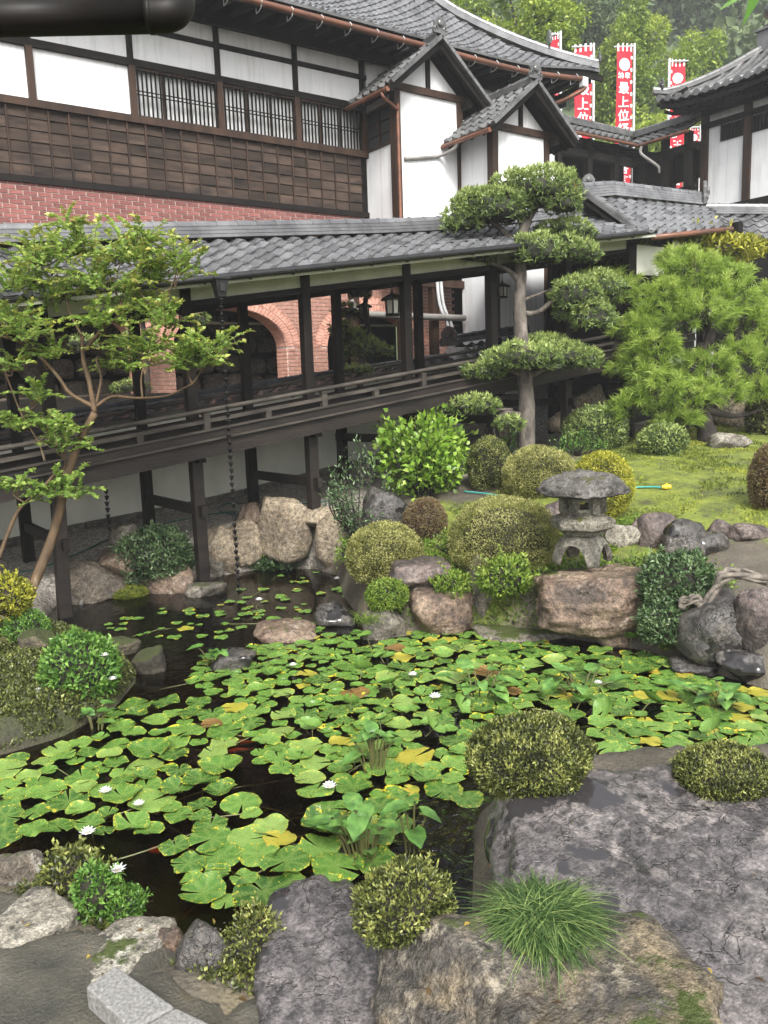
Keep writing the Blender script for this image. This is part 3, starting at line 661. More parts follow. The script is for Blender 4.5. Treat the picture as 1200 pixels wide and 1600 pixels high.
for y, f_ in ((9.74, 1), (12.2, 0)):
    MB().tube([(x, y, zb(x)+.56) for x in np.linspace(X0c, X1c, 30)], .030, 8, wob=.04).build('top_rail', W_RAIL, cor, smooth=True)
    slope_beam('middle_rail', y, .43, .055, .045, W_RAIL)
for i, X in enumerate(np.arange(X0c+.6, X1c, .86)):
    tall = i % 2 == 0
    for y in (9.74, 12.2):
        b = MB().box((X-.04, y-.04, zb(X)+.32), (X+.04, y+.04, zb(X)+(.52 if tall else .41)))
        if tall: b.box((X-.05, y-.05, zb(X)+.505), (X+.05, y+.05, zb(X)+.525))
        b.build('rail_post', W_RAIL, cor)
E_ = lambda X: 3.80+.137*(X-3.75)
R_ = lambda X: float(np.interp(X, [-2, 2.25, 4.68, 7.89, 9.06, 12.31, 13.77], [4.24, 4.62, 4.84, 5.14, 5.27, 5.76, 6.0]))-.25
for X in CXS:
    for y in (YF_, YB_):
        top = E_(X)+(.18 if y == YF_ else .2)
        B((X-.066, y-.066, zb(X)+.28), (X+.066, y+.066, top)).build('column', W_DARK, cor, bevel=.006)
        g = float(gz(X, y)); lean = -.10 if (X < 3 and y == YF_) else 0
        mb = MB(); a = .072
        if abs(X-5.82) < .05 and y == YF_: g = 1.25
        mb.hexa([(X-a+lean, y-a+lean, min(g, 1.25)-.4), (X+a+lean, y-a+lean, min(g, 1.25)-.4), (X+a+lean, y+a+lean, min(g, 1.25)-.4), (X-a+lean, y+a+lean, min(g, 1.25)-.4)]+[(X-a, y-a, zb(X)), (X+a, y-a, zb(X)), (X+a, y+a, zb(X)), (X-a, y+a, zb(X))])
        mb.build('leg', W_BEAM if y == YF_ else W_DARK, cor, bevel=.006)
    zz = max(.72, float(gz(X, YB_))+.5) if X < 7 else zb(X)-.45
    MB().beam((X, YF_-.2, zz), (X, YB_+.15, zz-.03), .07, .13).build('leg_brace', W_BEAM, cor)
    MB().beam((X, 9.8, zb(X)-.02), (X, 12.1, zb(X)-.02), .1, .12).build('floor_joist', W_DARK, cor)
    MB().beam((X, YF_, E_(X)+.10), (X, YB_, E_(X)+.10), .1, .14).build('cross_tie', W_DARK, cor)
for y in (YF_, YB_):
    MB().beam((X0c, y, E_(X0c)-.20), (12.6, y, E_(12.6)-.20), .09, .08).build('tie_beam', W_DARK, cor)
    MB().beam((X0c, y, E_(X0c)-.02), (12.6, y, E_(12.6)-.02), .05, .28).build('frieze_board', SOFF, cor); MB().beam((X0c, y, E_(X0c)+.2), (12.6, y, E_(12.6)+.2), .12, .09).build('wall_plate', W_DARK, cor)
# roof
RX0, RX1 = -.45, 12.6; SLN = 1.72; NC, NR = 45, 7
def cfn(u, s, h):
    X = RX0+u; f = s/SLN; e, r = E_(X)+.05, R_(X); sl = math.atan2(r-e, 1.6)
    return np.array([X, 9.4+1.6*f-math.sin(sl)*h, e+(r-e)*f+math.cos(sl)*h])
mb = MB(); xs = np.linspace(RX0, RX1, 30)
for a, b in zip(xs[:-1], xs[1:]):
    lo = [(a, 9.43, E_(a)-.04), (b, 9.43, E_(b)-.04), (b, 11, R_(b)-.12), (a, 11, R_(a)-.12)]; mb.hexa(lo+[(x, y, z+.04) for x, y, z in lo])
    lo = [(a, 11, R_(a)-.12), (b, 11, R_(b)-.12), (b, 12.6, E_(b)-.04), (a, 12.6, E_(a)-.04)]; mb.hexa(lo+[(x, y, z+.04) for x, y, z in lo])
crf = mb.build('roof', SOFF, cor)
for i in range(NC):
    for j in range(NR): tile_geo(cfn, i, j, .29, SLN/NR, j == 0).build('tile', TILE, crf)
mb = MB()
for a, b in zip(xs[:-1], xs[1:]): mb.add([(a, 11, R_(a)+.05), (b, 11, R_(b)+.05), (b, 12.65, E_(b)+.1), (a, 12.65, E_(a)+.1)], [(0, 1, 2, 3)])
mb.build('back_tiling', TILE, crf)
ridge_parts(cor, [(x, 11, R_(x)+.03) for x in np.linspace(RX0, 12.9, 14)], .07, .3, 3, TILE, .24)
MB().beam((RX0, 9.42, E_(RX0)+.045), (RX1, 9.42, E_(RX1)+.045), .04, .06).build('eave_fascia', W_DARK, cor)
for X in np.arange(0, 12.6, .43): MB().beam((X, 9.45, E_(X)+.0), (X, 11, R_(X)-.1), .045, .05).build('rafter', W_DARK, cor)
def gz_(X): return E_(X)+.035
MB().tube([(x, 9.36, gz_(x)) for x in np.linspace(3.2, 12.2, 12)], .045, 10).build('gutter', GUTD if False else IRON, cor, smooth=True)
for X in np.arange(3.5, 12, .6): MB().tube([(X, 9.36, gz_(X)+.05), (X, 9.31, gz_(X)), (X, 9.36, gz_(X)-.06), (X, 9.42, gz_(X)-.04)], .008, 5).build('gutter_bracket', IRON, cor)
# rain chain with cups, hung from a hopper at the gutter
def rain_chain(x, y, ztop, zbot, label, hopper, step=.085):
    rc = thing('rain_chain', (x, y, zbot), label, 'rain chain', 'rain chains of the corridor')
    if hopper:
        MB().hexa([(x-.05, y-.05, ztop-.03), (x+.05, y-.05, ztop-.03), (x+.05, y+.05, ztop-.03), (x-.05, y+.05, ztop-.03), (x-.085, y-.08, ztop+.17), (x+.085, y-.08, ztop+.17), (x+.085, y+.08, ztop+.17), (x-.085, y+.08, ztop+.17)]).box((x-.1, y-.095, ztop+.17), (x+.1, y+.095, ztop+.2)).box((x-.035, y-.09, ztop+.03), (x+.035, y-.05, ztop+.13)).build('hopper', IRON, rc, bevel=.006)
    n = int((ztop-zbot)/step); cup = MB().lathe((0, 0, 0), [(.012, -.03), (.016, -.025), (.03, .02), (.034, .022), (.026, .012), (.01, -.02)], 10).tube([(0, 0, .0), (0, 0, step)], .005, 5).mesh('cup', smooth=True); cup.materials.append(IRON)
    for k in range(n):
        o = link('cup', cup, None, rc, loc=(random.uniform(-.004, .004), random.uniform(-.004, .004), (ztop-zbot)-(k+.8)*step)); o.rotation_euler = (random.uniform(-.1, .1), random.uniform(-.1, .1), random.uniform(0, 6))
pc = P(343, 440, Y=9.36); rain_chain(pc[0], pc[1], pc[2]-.15, 0.02, 'long black cup rain chain hanging from the hopper into the pond', True)
pc = P(165, 760, Y=10.6); rain_chain(pc[0], pc[1], pc[2], P(172, 828, Y=10.6)[2], 'short black rain chain hanging under the corridor floor', False, .08)
# hanging lanterns
def hang_lantern(p, top, s, label):
    x, y, z = p; ln = thing('hanging_lantern', (x, y, z), label, 'lantern', 'lanterns hung in the corridor')
    MB().tube([(x, y, z+.18*s), (x, y, top)], .008, 5).build('hanger', IRON, ln)
    MB().lathe((x, y, z), [(.20*s, .09*s), (.205*s, .11*s), (.09*s, .17*s), (.03*s, .19*s), (.02*s, .24*s)], 6).build('cap', IRON, ln)
    MB().lathe((x, y, z), [(.12*s, -.16*s), (.13*s, -.14*s), (.13*s, -.12*s), (.1*s, -.12*s)], 6).build('base', IRON, ln)
    MB().lathe((x, y, z), [(.095*s, -.13*s), (.11*s, .1*s)], 6).build('shade', PLAST2, ln)
    for k in range(6):
        a = k*math.pi/3; MB().beam((x+.105*s*math.cos(a), y+.105*s*math.sin(a), z-.14*s), (x+.118*s*math.cos(a), y+.118*s*math.sin(a), z+.11*s), .018*s, .018*s, up=(1, .3, 0)).build('bar', IRON, ln)
hang_lantern(P(613, 478, Y=11.0), E_(8.0)+.3, 1.0, 'black iron lantern with pale panes hanging mid corridor')
hang_lantern(P(569, 487, Y=12.4), E_(8.2)+.25, .8, 'small dark lantern hanging behind the pruned tree beyond the corridor')
hang_lantern(P(785, 455, Y=11.8), E_(11.2)+.3, .8, 'small iron lantern hanging near the corridor end by the white wall')
# ------------------------------------------------------------------ white garden wall with black tiled coping
gw = thing('garden_wall', (5, 12.9, .6), 'white plaster garden wall with black tiled coping behind the corridor', 'wall')
wt = lambda X: 2.60+.106*(X-5.5)
xs = np.linspace(-2, 11.0, 14); mb = MB()
for a, b in zip(xs[:-1], xs[1:]): mb.hexa([(a, 12.85, .2), (b, 12.85, .2), (b, 13.1, .2), (a, 13.1, .2), (a, 12.85, wt(a)-.3), (b, 12.85, wt(b)-.3), (b, 13.1, wt(b)-.3), (a, 13.1, wt(a)-.3)])
mb.build('plaster', PLAST2, gw)
mb = MB()
for a in np.arange(-2, 11, .9): mb.beam((a, 12.80, float(land(np.array(a), np.array(12.7)))+.03), (a+.87, 12.80, float(land(np.array(a+.87), np.array(12.7)))+.03), .14, .14)
mb.build('footing', rock_mat('footing stone', (.12, .11, .09), (.06, .055, .045), (.2, .19, .16), moss=.4), gw)
MB().beam((-2, 12.97, wt(-2)-.27), (11, 12.97, wt(11)-.27), .62, .05).build('coping_board', W_DARK, gw)
dX = nrm(np.array([1, 0, .106]))
fnw = lambda u, s, h: np.array([-2+u*.994, 12.55+s*.94, wt(-2+u*.994)-.24+s*.34+h])
cpt = MB().beam((-2, 12.97, wt(-2)-.2), (11, 12.97, wt(11)-.2), .4, .1).build('coping', TILEB, gw)
for i in range(45):
    for j in range(2): tile_geo(fnw, i, j, .285, .2, j == 0).build('coping_tile', TILEB, cpt)
ridge_parts(gw, [(-2, 12.97, wt(-2)-.12), (11.0, 12.97, wt(11)-.12)], .06, .3, 1, TILEB, .2)
g2 = thing('tiled_gate', (11, 12.6, 2.9), 'small black tiled roof with curled ridge ornament at the end of the white garden wall', 'gate')
o_ = P(712, 542, Y=12.5)
fn = plane_fn((o_[0]+.15, 12.35, o_[2]-.22), (1, 0, .11), (0, .85, .5))
for i in range(8):
    for j in range(2): tile_geo(fn, i, j, .26, .24, j == 0).build('tile', TILEB, g2)
ridge_parts(g2, [(o_[0]+.12, 12.78, o_[2]+.06), (o_[0]+2.2, 12.78, o_[2]+.30)], .07, .28, 2, TILEB, .2)
onigawara('ridge_end', g2, (o_[0]+.05, 12.78, o_[2]+.18), (-1, -.2, 0), .42, TILEB)
B((o_[0]+.12, 12.6, 2.3), (o_[0]+2.2, 12.95, o_[2]+.0)).build('plaster', PLAST, g2)
# ------------------------------------------------------------------ corridor end: cross roof with ornament, copper gutter
je = thing('corridor_porch', (14.5, 10.9, 1.5), 'grey tiled porch roof with scrolled ridge ornament and copper gutter at the corridor end', 'porch')
JX0, JX1, JY, JZ = 12.3, 16.2, 10.95, 5.96
ez = lambda X: 4.98+.135*(X-12.3)
rj = lambda X: JZ+.03*(X-13)
def jfn(u, s, h):
    X = JX0+.25+u; f = s/1.6; e = ez(X); r = rj(X); X = min(X, 15.05+1.15*max(0, f))
    return np.array([X, 9.65+1.3*f-.5*h, e+(r-e)*f+.86*h])
mb = MB(); lo = [(JX0, 9.68, ez(JX0)-.04), (15.0, 9.68, ez(15.0)-.04), (JX1, JY, rj(JX1)-.08), (JX0, JY, rj(JX0)-.08)]; mb.hexa(lo+[(x, y, z+.05) for x, y, z in lo])
lo = [(JX0, JY, rj(JX0)-.08), (JX1, JY, rj(JX1)-.08), (JX1, 12.4, ez(JX1)-.04), (JX0, 12.4, ez(JX0)-.04)]; mb.hexa(lo+[(x, y, z+.05) for x, y, z in lo]); js = mb.build('roof_deck', W_DARK, je)
for i in range(12):
    for j in range(6):
      if i*.29 < 2.6+.2*j: tile_geo(jfn, i, j, .29, 1.6/6, j == 0).build('tile', TILE, js)
ridge_parts(je, [(12.4, JY, rj(12.4)-.08), (13.2, JY, rj(13.2)+.02), (JX1-.05, JY, rj(JX1)+.02)], .075, .28, 4, TILE, .28)
onigawara('ridge_end', je, (JX1+.02, JY-.05, rj(JX1)+.22), (.6, -.8, 0), .55, TILE2)
onigawara('ridge_end', je, (13.3, JY+.6, rj(13)+.42), (-.3, -1, 0), .3, TILE2)
vt = [jfn(-.12, s, .03) for s in (0, .5, 1, 1.6)]
ridge_parts(je, vt, .06, .28, 1, TILE2, .2)
MB().tube([(JX0+.4, 9.58, ez(JX0+.4)-.05), (15.1, 9.58, ez(15.1)-.05)], .05, 8).build('gutter', COPPER, je, smooth=True)
MB().beam((15.02, 9.66, ez(15.0)-.04), (JX1, JY, rj(JX1)-.08), .05, .14).build('barge_board', W_DARK, je)
MB().beam((JX1, 12.4, ez(JX1)-.04), (JX1, JY, rj(JX1)-.08), .05, .14).build('barge_board', W_DARK, je)
for X in (12.6, 13.7, 14.9, 16.0): B((X-.08, 9.95, 1.2), (X+.08, 10.1, ez(X)+.1)).build('column', W_DARK, je)
for a, b in ((12.7, 13.6), (13.8, 14.8)): B((a, 10.0, ez(a)-.62), (b, 10.05, ez(a)-.1)).build('plaster_panel', PLAST2, je)
B((12.6, 9.98, ez(12.6)-.78), (16.0, 10.08, ez(12.6)-.64)).build('lintel', W_DARK, je)
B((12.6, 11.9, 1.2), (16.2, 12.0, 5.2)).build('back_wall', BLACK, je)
pr = thing('tiled_outbuilding', (19, 9.5, 2), 'low grey tiled roof beyond the porch at the right edge', 'outbuilding')
a0 = P(1128, 352, d=17.5)
fn = plane_fn(a0+np.array([0, 0, -.25]), (.75, -.66, -.06), (.45, .6, .55))
sd_ = MB(); 
for i in range(12):
    for j in range(4): tile_geo(fn, i, j, .28, .26, j == 0).build('tile', TILE, pr)
e0, e1 = fn(-.1, 1.02, .02), fn(3.4, 1.02, .02); ridge_parts(pr, [e0, e1], .07, .28, 3, TILE, .24)
MB().add([fn(-.1, -.02, -.03), fn(3.4, -.02, -.03), fn(3.4, 1.05, -.03), fn(-.1, 1.05, -.03)], [(0, 1, 2, 3)]).build('roof_deck', W_DARK, pr)
bl, br = fn(0, .15, -.1), fn(3.4, .15, -.1); MB().poly([bl, br, br-np.array([0, 0, 4.]), bl-np.array([0, 0, 4.])], (.05, .07, 0)).build('wall', BLACK, pr)
# ------------------------------------------------------------------ white pavilion with pyramid roof
pv = thing('white_pavilion', (24.5, 13.2, 2), 'white plaster pavilion with dark posts and round-tiled pyramid roof', 'building')
XP, YP0, YP1 = 22.5, 15.2, 12.6
def pp(n, a, b, mt, par=pv): return B(a, b).build(n, mt, par)
pp('plaster_wall', (XP+.02, YP1, 2.5), (XP+2.6, YP0-.02, 9.95), PLAST)
for y in (15.2, 13.86, 12.6): pp('post', (XP-.06, y-.11, 2.5), (XP+.15, y+.11, 9.95), W_BRN)
for z0, z1 in ((7.14, 7.34), (9.58, 9.72), (9.93, 10.25)): pp('beam', (XP-.08, YP1, z0), (XP+.12, YP0+.1, z1), W_DARK)
pp('wall_top', (XP, YP1, 9.95), (XP+2.6, YP0, 10.5), W_DARK)
for a, b in ((14.72, 13.97), (13.75, 13.0)):
    wn = pp('window_recess', (XP-.0, b, 9.12), (XP+.03, a, 9.55), BLACK)
    for k in range(7): y = b+(a-b)*(k+.5)/7; pp('window_bar', (XP-.04, y-.025, 9.12), (XP-.005, y+.025, 9.55), W_DARK, wn)
AP = np.array([XP+1.3, 13.9, 11.75]); OV = 1.0
cs = [(XP-OV, YP0+OV), (XP-OV, YP1-OV), (XP+2.6+OV, YP1-OV), (XP+2.6+OV, YP0+OV)]
def drop(g_): return -.30*(4*g_*(1-g_))**.6
def hipz(f): return 10.62-.25*math.sin(f*math.pi)*0
EZP = 10.42
rfp = MB()
for k in range(4):
    (ax_, ay_), (bx_, by_) = cs[k], cs[(k+1) % 4]; n = 6
    A, Bq = np.array([ax_, ay_, EZP+.12]), np.array([bx_, by_, EZP+.12]); pts = []
    for i in range(n+1):
        f = i/n; sag = -.16*math.sin(math.pi*f); pts.append((A*(1-f)+AP*f+[0, 0, sag], Bq*(1-f)+AP*f+[0, 0, sag]))
    for i in range(n):
        for g0 in range(10):
            gg = [g0/10, (g0+1)/10]; row_ = [[pts[r_][0]*(1-g_)+pts[r_][1]*g_+np.array([0, 0, drop(g_)*(1-r_/n)]) for g_ in gg] for r_ in (i, i+1)]; rfp.add([row_[0][0], row_[0][1], row_[1][1], row_[1][0]], [(0, 1, 2, 3)])
rp = rfp.build('roof', TILE2, pv)
A, Bq = np.array([*cs[0], EZP+.12]), np.array([*cs[1], EZP+.12])
for i in range(15):                                                     # round cover tiles running up the face seen from the pond
    f0 = (i+.5)/15; base = A*(1-f0)+Bq*f0; lim = 1-abs(2*f0-1); top = .98*min(1, lim*1.0); seg = []
    for f in np.linspace(0, max(.06, top), 7):
        p_ = base+(AP-(A+Bq)/2)*f; p_ = p_+np.array([0, 0, -.16*math.sin(math.pi*f)+.05+drop(f0)*(1-f)]); seg.append(p_)
    MB().tube(seg, .075, 8).build('cover_tile', TILE2, rp, smooth=True)
    MB().tube([seg[0]+np.array([-.05, 0, .0]), seg[0]+np.array([.03, 0, 0])], .095, 10).build('eave_disc', TILE2, rp)
    q = MB()
    for jj in range(14):
        f = jj/14
        if f < top:
            p_ = base+(AP-(A+Bq)/2)*f+np.array([0, 0, -.16*math.sin(math.pi*f)+.015+drop(f0)*(1-f)]); p2 = p_+(Bq-A)/15*.5; p1 = p_-(Bq-A)/15*.5; q.beam(p1, p2, .05, .03)
    q.build('pan_courses', TILE2, rp)
for k in (0, 1):
    A2 = np.array([*cs[k], EZP+.12]); hp = [A2*(1-f)+AP*f+[0, 0, -.16*math.sin(math.pi*f)-.04] for f in np.linspace(-.02, .97, 8)]; hp[0] = hp[0]+np.array([0, 0, .16]); ridge_parts(pv, hp, .09, .35, 2, TILE2, .24)
onigawara('ridge_end', pv, np.array([*cs[0], EZP+.45])+np.array([.1, -.1, 0]), (-1, .6, 0), .35, TILE2)
MB().box(AP+[-.36, -.36, -.25], AP+[.36, .36, .3]).box(AP+[-.43, -.43, .3], AP+[.43, .43, .36]).build('finial_box', TILE2, pv)
MB().lathe(AP+[0, 0, .38], [(.42, 0), (.3, .1), (.15, .2), (.34, .36), (.36, .5), (.25, .68), (.06, .85), (.01, 1.05)], 16).build('finial', TILE2, pv, smooth=True)
for k in range(2):                                                      # rows of rafters under the deep eave
    dz = .14*k; out = OV-.1-.35*k
    q = MB()
    for g_ in np.linspace(0, .95, 20): a_, b_ = A*(1-g_)+Bq*g_, A*(1-g_-.05)+Bq*(g_+.05); q.beam(a_+[.12+.35*k, 0, drop(g_)-.16-dz], b_+[.12+.35*k, 0, drop(g_+.05)-.16-dz], .1, .1)
    q.build('eave_beam', W_DARK, pv)
    for y in np.arange(YP1-.5, YP0+out, .22): MB().beam((XP-out, y, EZP-.08-dz+drop(min(1, max(0, (YP0+OV-y)/4.6)))), (XP, y, EZP+.12-dz), .07, .09).build('rafter', W_DARK, pv)
    for x in np.arange(XP-out, XP+3, .25): MB().beam((x, YP0+out, EZP-.05-dz), (x, YP0, EZP+.12-dz), .07, .09).build('rafter', W_DARK, pv)
q = MB()
for g_ in np.linspace(0, .95, 20): a_, b_ = A*(1-g_)+Bq*g_, A*(1-g_-.05)+Bq*(g_+.05); q.add([a_+[.02, 0, drop(g_)-.05], b_+[.02, 0, drop(g_+.05)-.05], (XP+.2, b_[1], EZP+.12), (XP+.2, a_[1], EZP+.12)], [(0, 1, 2, 3)])
q.build('eave_soffit', W_DARK, pv)
for sy in (1, -1): MB().tube(spline([(XP-.35, 14.9+sy*.15, 10.35), (XP-.4, 14.9+sy*.35, 10.25), (XP-.35, 14.9+sy*.5, 10.4)], 5), .035, 6).build('bracket_scroll', TILE2, pv)
# ------------------------------------------------------------------ far roofed passage, L-shaped
fp = thing('roofed_passage', (22, 17.5, 5), 'distant roofed wooden passage linking the hall to the white pavilion', 'corridor')
CX, CY = 22.6, 17.9
fn = plane_fn((CX-.72, 19.2, 9.53), (0, -1, 0), (.8, 0, .42)); nn = int((19.2-15.3)/.27)
dk = MB().add([fn(0, -.05, -.02), fn(nn*.27, -.05, -.02), fn(nn*.27, .95, -.02), fn(0, .95, -.02)], [(0, 1, 2, 3)]).build('roof', W_DARK, fp)
for i in range(nn):
    for j in range(4):
        if i*.27 > 1.0-j*.24: tile_geo(fn, i, j, .27, .24, j == 0).build('tile', TILE2, dk)
ridge_parts(fp, [(CX+.05, 15.25, 9.98), (CX+.05, 18.3, 9.98)], .07, .3, 3, TILE2, .24)
fn = plane_fn((16.2, CY-.72, 9.60), (1, 0, 0), (0, .8, .42)); nn = int((CX-.9-16.2)/.27)
dk = MB().add([fn(0, -.05, -.02), fn(nn*.27, -.05, -.02), fn(nn*.27, .95, -.02), fn(0, .95, -.02)], [(0, 1, 2, 3)]).build('roof', W_DARK, fp)
for i in range(nn+3):
    for j in range(4):
        if i < nn+j*.9: tile_geo(fn, i, j, .27, .24, j == 0).build('tile', TILE2, dk)
ridge_parts(fp, [(16.2, CY+.05, 10.05), (CX, CY+.05, 10.02)], .07, .3, 3, TILE2, .24)
MB().tube([(CX-.8, 15.3, 9.46), (CX-.8, 17.1, 9.46)], .05, 8).build('gutter', COPPER, fp); MB().tube([(18.5, CY-.8, 9.5), (CX-.75, CY-.8, 9.5)], .05, 8).build('gutter', COPPER, fp)
for y in (15.5, 16.3, 17.1): B((CX-.55, y-.09, 5), (CX-.35, y+.09, 9.55)).build('post', W_DARK, fp)
for x in (17.5, 18.8, 20.1, 21.3): B((x-.09, CY-.5, 5), (x+.09, CY-.3, 9.55)).build('post', W_DARK, fp)
for y in (15.5, 16.3, 17.1, 18.0): B((CX+.9, y-.09, 5), (CX+1.1, y+.09, 9.55)).build('post', W_DARK, fp)
B((CX-.55, 15.2, 9.0), (CX-.35, 17.6, 9.2)).build('lintel', W_DARK, fp); B((16.5, CY-.5, 9.0), (CX-.3, CY-.3, 9.2)).build('lintel', W_DARK, fp)
B((CX+.95, 15.2, 8.55), (CX+1.05, 18.6, 9.6)).build('frieze', BLACK, fp); B((16.5, CY+1.1, 8.8), (CX+1, CY+1.2, 9.6)).build('frieze', BLACK, fp)
for k in range(11): B((CX-.5+.0, 15.25+k*.16, 6.6), (CX-.46, 15.25+k*.16+.15, 7.95)).build('wall_board', W_BRN, fp)
B((CX-.55, 15.2, 7.93), (CX-.4, 17.1, 8.02)).build('hand_rail', W_DARK, fp)
for k in range(8): MB().beam((CX-.6, 15.4, 9.5-.0+k*0), (CX+.2, 15.4, 9.9), .05, .06) if False else None
for k in range(5): B((17, CY-.3+k*.3, 9.42), (CX, CY-.25+k*.3, 9.48)).build('ceiling_batten', W_DARK, fp)
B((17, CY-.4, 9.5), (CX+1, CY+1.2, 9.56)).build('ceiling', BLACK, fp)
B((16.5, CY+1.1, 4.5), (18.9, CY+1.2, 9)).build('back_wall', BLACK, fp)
MB().tube(spline([(CX-.8, 16.9, 9.42), (CX-.8, 16.9, 9.2), (CX-.55, 16.5, 8.8), (CX-.5, 16.45, 8.6)], 4), .045, 8).build('downpipe', PIPEG, fp)
# ------------------------------------------------------------------ banners
def glyph_mesh(ch, h, bold=.02):
    cu = bpy.data.curves.new('lettering', 'FONT'); cu.body = ch; cu.size = h; cu.align_x = 'CENTER'; cu.align_y = 'CENTER'; cu.offset = bold*h; cu.extrude = .004; cu.resolution_u = 2
    o = bpy.data.objects.new('lettering', cu); COL.objects.link(o); dg = bpy.context.evaluated_depsgraph_get(); me = bpy.data.meshes.new_from_object(o.evaluated_get(dg)); bpy.data.objects.remove(o); me.materials.clear(); return me
GL = {}
def banner(px, top_y, bot_y, d, wpx, side, label, first=None, swing=0.):
    "side: which edge the pole stands on"
    top, bot = P(px, top_y, d=d), P(px, bot_y, d=d); wd = wpx/F*d; H_ = top[2]-bot[2]; x = RIGHT
    bn = thing('nobori_banner', (top[0], top[1], bot[2]), label, 'banner', 'red banners behind the roofs')
    c = top.copy(); nrmv = -FWD; pole = c+x*side*(wd/2+.07)
    MB().tube([pole+np.array([0, 0, .12]), np.array([pole[0], pole[1], 2.5])], .045, 8).build('pole', STEEL, bn)
    MB().tube([c+x*(-wd/2-.1)+[0, 0, .03], c+x*(wd/2+.1)+[0, 0, .03]], .025, 6).build('crossbar', STEEL, bn)
    mb = MB(); n = 26
    def pt(u, v): return c+x*u*wd+np.array([0, 0, -v*H_])+nrmv*(.06*math.sin(v*7+u*3+px)+swing*v*v)-x*.0
    for i in range(n):
        for k in range(4):
            a, b = -.5+k/4, -.5+(k+1)/4; mb.add([pt(a, i/n), pt(b, i/n), pt(b, (i+1)/n), pt(a, (i+1)/n)], [(0, 1, 2, 3)])
    mb.build('cloth', RED, bn)
    for k in range(4): u = -.42+k*.28; MB().add([pt(u-.05, -.02)+nrmv*.01, pt(u+.05, -.02)+nrmv*.01, pt(u+.05, .025)+nrmv*.01, pt(u-.05, .025)+nrmv*.01], [(0, 1, 2, 3)]).build('loop_tab', WHITE, bn)
    for k in range(14): v = .05+k*.07; u = side*.47; MB().add([pt(u-.06, v)+nrmv*.01, pt(u+.06, v)+nrmv*.01, pt(u+.06, v+.018)+nrmv*.01, pt(u-.06, v+.018)+nrmv*.01], [(0, 1, 2, 3)]).build('loop_tab', WHITE, bn)
    def stamp(me_, u, v, nm, mt, sx=1.0):
        q = pt(u, v)+nrmv*.012; vv = np.array([k.co[:] for k in me_.vertices])
        Vw = np.array([pt(u+a[0]*sx/wd, v-a[1]/H_)+nrmv*(.012+a[2]) for a in vv]); m2 = me_.copy(); m2.vertices.foreach_set('co', (Vw-np.array(bn.location)).astype(np.float32).ravel()); m2.update(); link(nm, m2, mt, bn)
    ring = MB()
    for rad, r2 in ((.36*wd, 0), ):
        ring.lathe((0, 0, 0), [(rad, -.002), (rad, .002)], 28)
    stamp(ring.mesh('crest'), 0, .1, 'crest', WHITE)
    cr = MB(); cr.lathe((0, 0, .004), [(.27*wd, -.001), (.27*wd, .001)], 24); stamp(cr.mesh('crest_ring'), 0, .1, 'crest_ring', PINK)
    cr = MB(); cr.lathe((0, -.03*wd, .007), [(.13*wd, -.001), (.13*wd, .001)], 16).box((-.015*wd, .08*wd, .006), (.015*wd, .25*wd, .008)).box((-.2*wd, -.2*wd, .006), (.2*wd, -.17*wd, .008)); stamp(cr.mesh('crest_fruit'), 0, .1, 'crest_fruit', WHITE)
    def glyph(ch, h, u, v, sx=1.0):
        if ch not in GL: GL[ch] = glyph_mesh(ch, 1.0, .018)
        m2 = GL[ch].copy(); vv = np.zeros(len(m2.vertices)*3, np.float32); m2.vertices.foreach_get('co', vv); vv = vv.reshape(-1, 3); ctr = (vv.max(0)+vv.min(0))/2; vv = (vv-ctr)*np.array([h, h, .01]); m2.vertices.foreach_set('co', vv.ravel()); stamp(m2, u, v, 'lettering', WHITE, sx)
    glyph('納', .40*wd, -.24, .10+.62*wd/H_); glyph('奉', .40*wd, .22, .10+.62*wd/H_)
    v = .10+1.35*wd/H_
    for ch in '最上位経王大菩薩':
        if v < .96: glyph(ch, .72*wd, 0, v)
        v += .80*wd/H_
    return bn
banner(976, 74, 330, 30, 25, 1, 'tall red banner in the gap between the roofs, fully in view', swing=-.2)
banner(911, 74, 330, 29, 27, 1, 'red banner half hidden by leafy branches and the hall roof corner')
banner(866, 55, 300, 27.5, 13, 1, 'narrow red banner seen edge-on above the hall roof')
banner(1060, 97, 330, 28, 22, -1, 'red banner partly covered by the pavilion eave')
banner(1085, 200, 340, 34, 14, 1, 'red banner glimpsed through the passage beside the pavilion')
# ------------------------------------------------------------------ planting helpers
def G(px, py, water=True):
    "where the line of sight meets the ground (or the water)"
    r = ray(px, py); t = np.linspace(1.2, 30, 1200); q = np.array([0, 0, CH])[None]+r[None]*t[:, None]; s = gz(q[:, 0], q[:, 1])
    if water: s = np.maximum(s, 0)
    k = np.argmax(q[:, 2] < s); k = k if q[k, 2] < s[k] else len(t)-1
    return q[k], t[k]
def leafmesh(name, p, a, n, L_, W_, tint, fold=.18, curl=.15):
    k = len(p); a = nrm(a); n = nrm(n-a*(n*a).sum(-1, keepdims=True)); sd = np.cross(a, n); L_ = np.broadcast_to(np.asarray(L_, float), (k,))[:, None]; W_ = np.broadcast_to(np.asarray(W_, float), (k,))[:, None]
    m_ = p+a*L_*.42+n*L_*curl*.5
    V = np.stack([p, m_+sd*W_/2+n*W_*fold, p+a*L_-n*L_*curl*.3, m_-sd*W_/2+n*W_*fold, m_-n*W_*.0], 1).reshape(-1, 3); b = np.arange(k)[:, None]*5
    T = np.concatenate([b+[0, 1, 4], b+[1, 2, 4], b+[2, 3, 4], b+[3, 0, 4]]).astype(np.int32)
    return npmesh(name, V, T, {'tint': np.repeat(tint, 5)}, smooth=True)
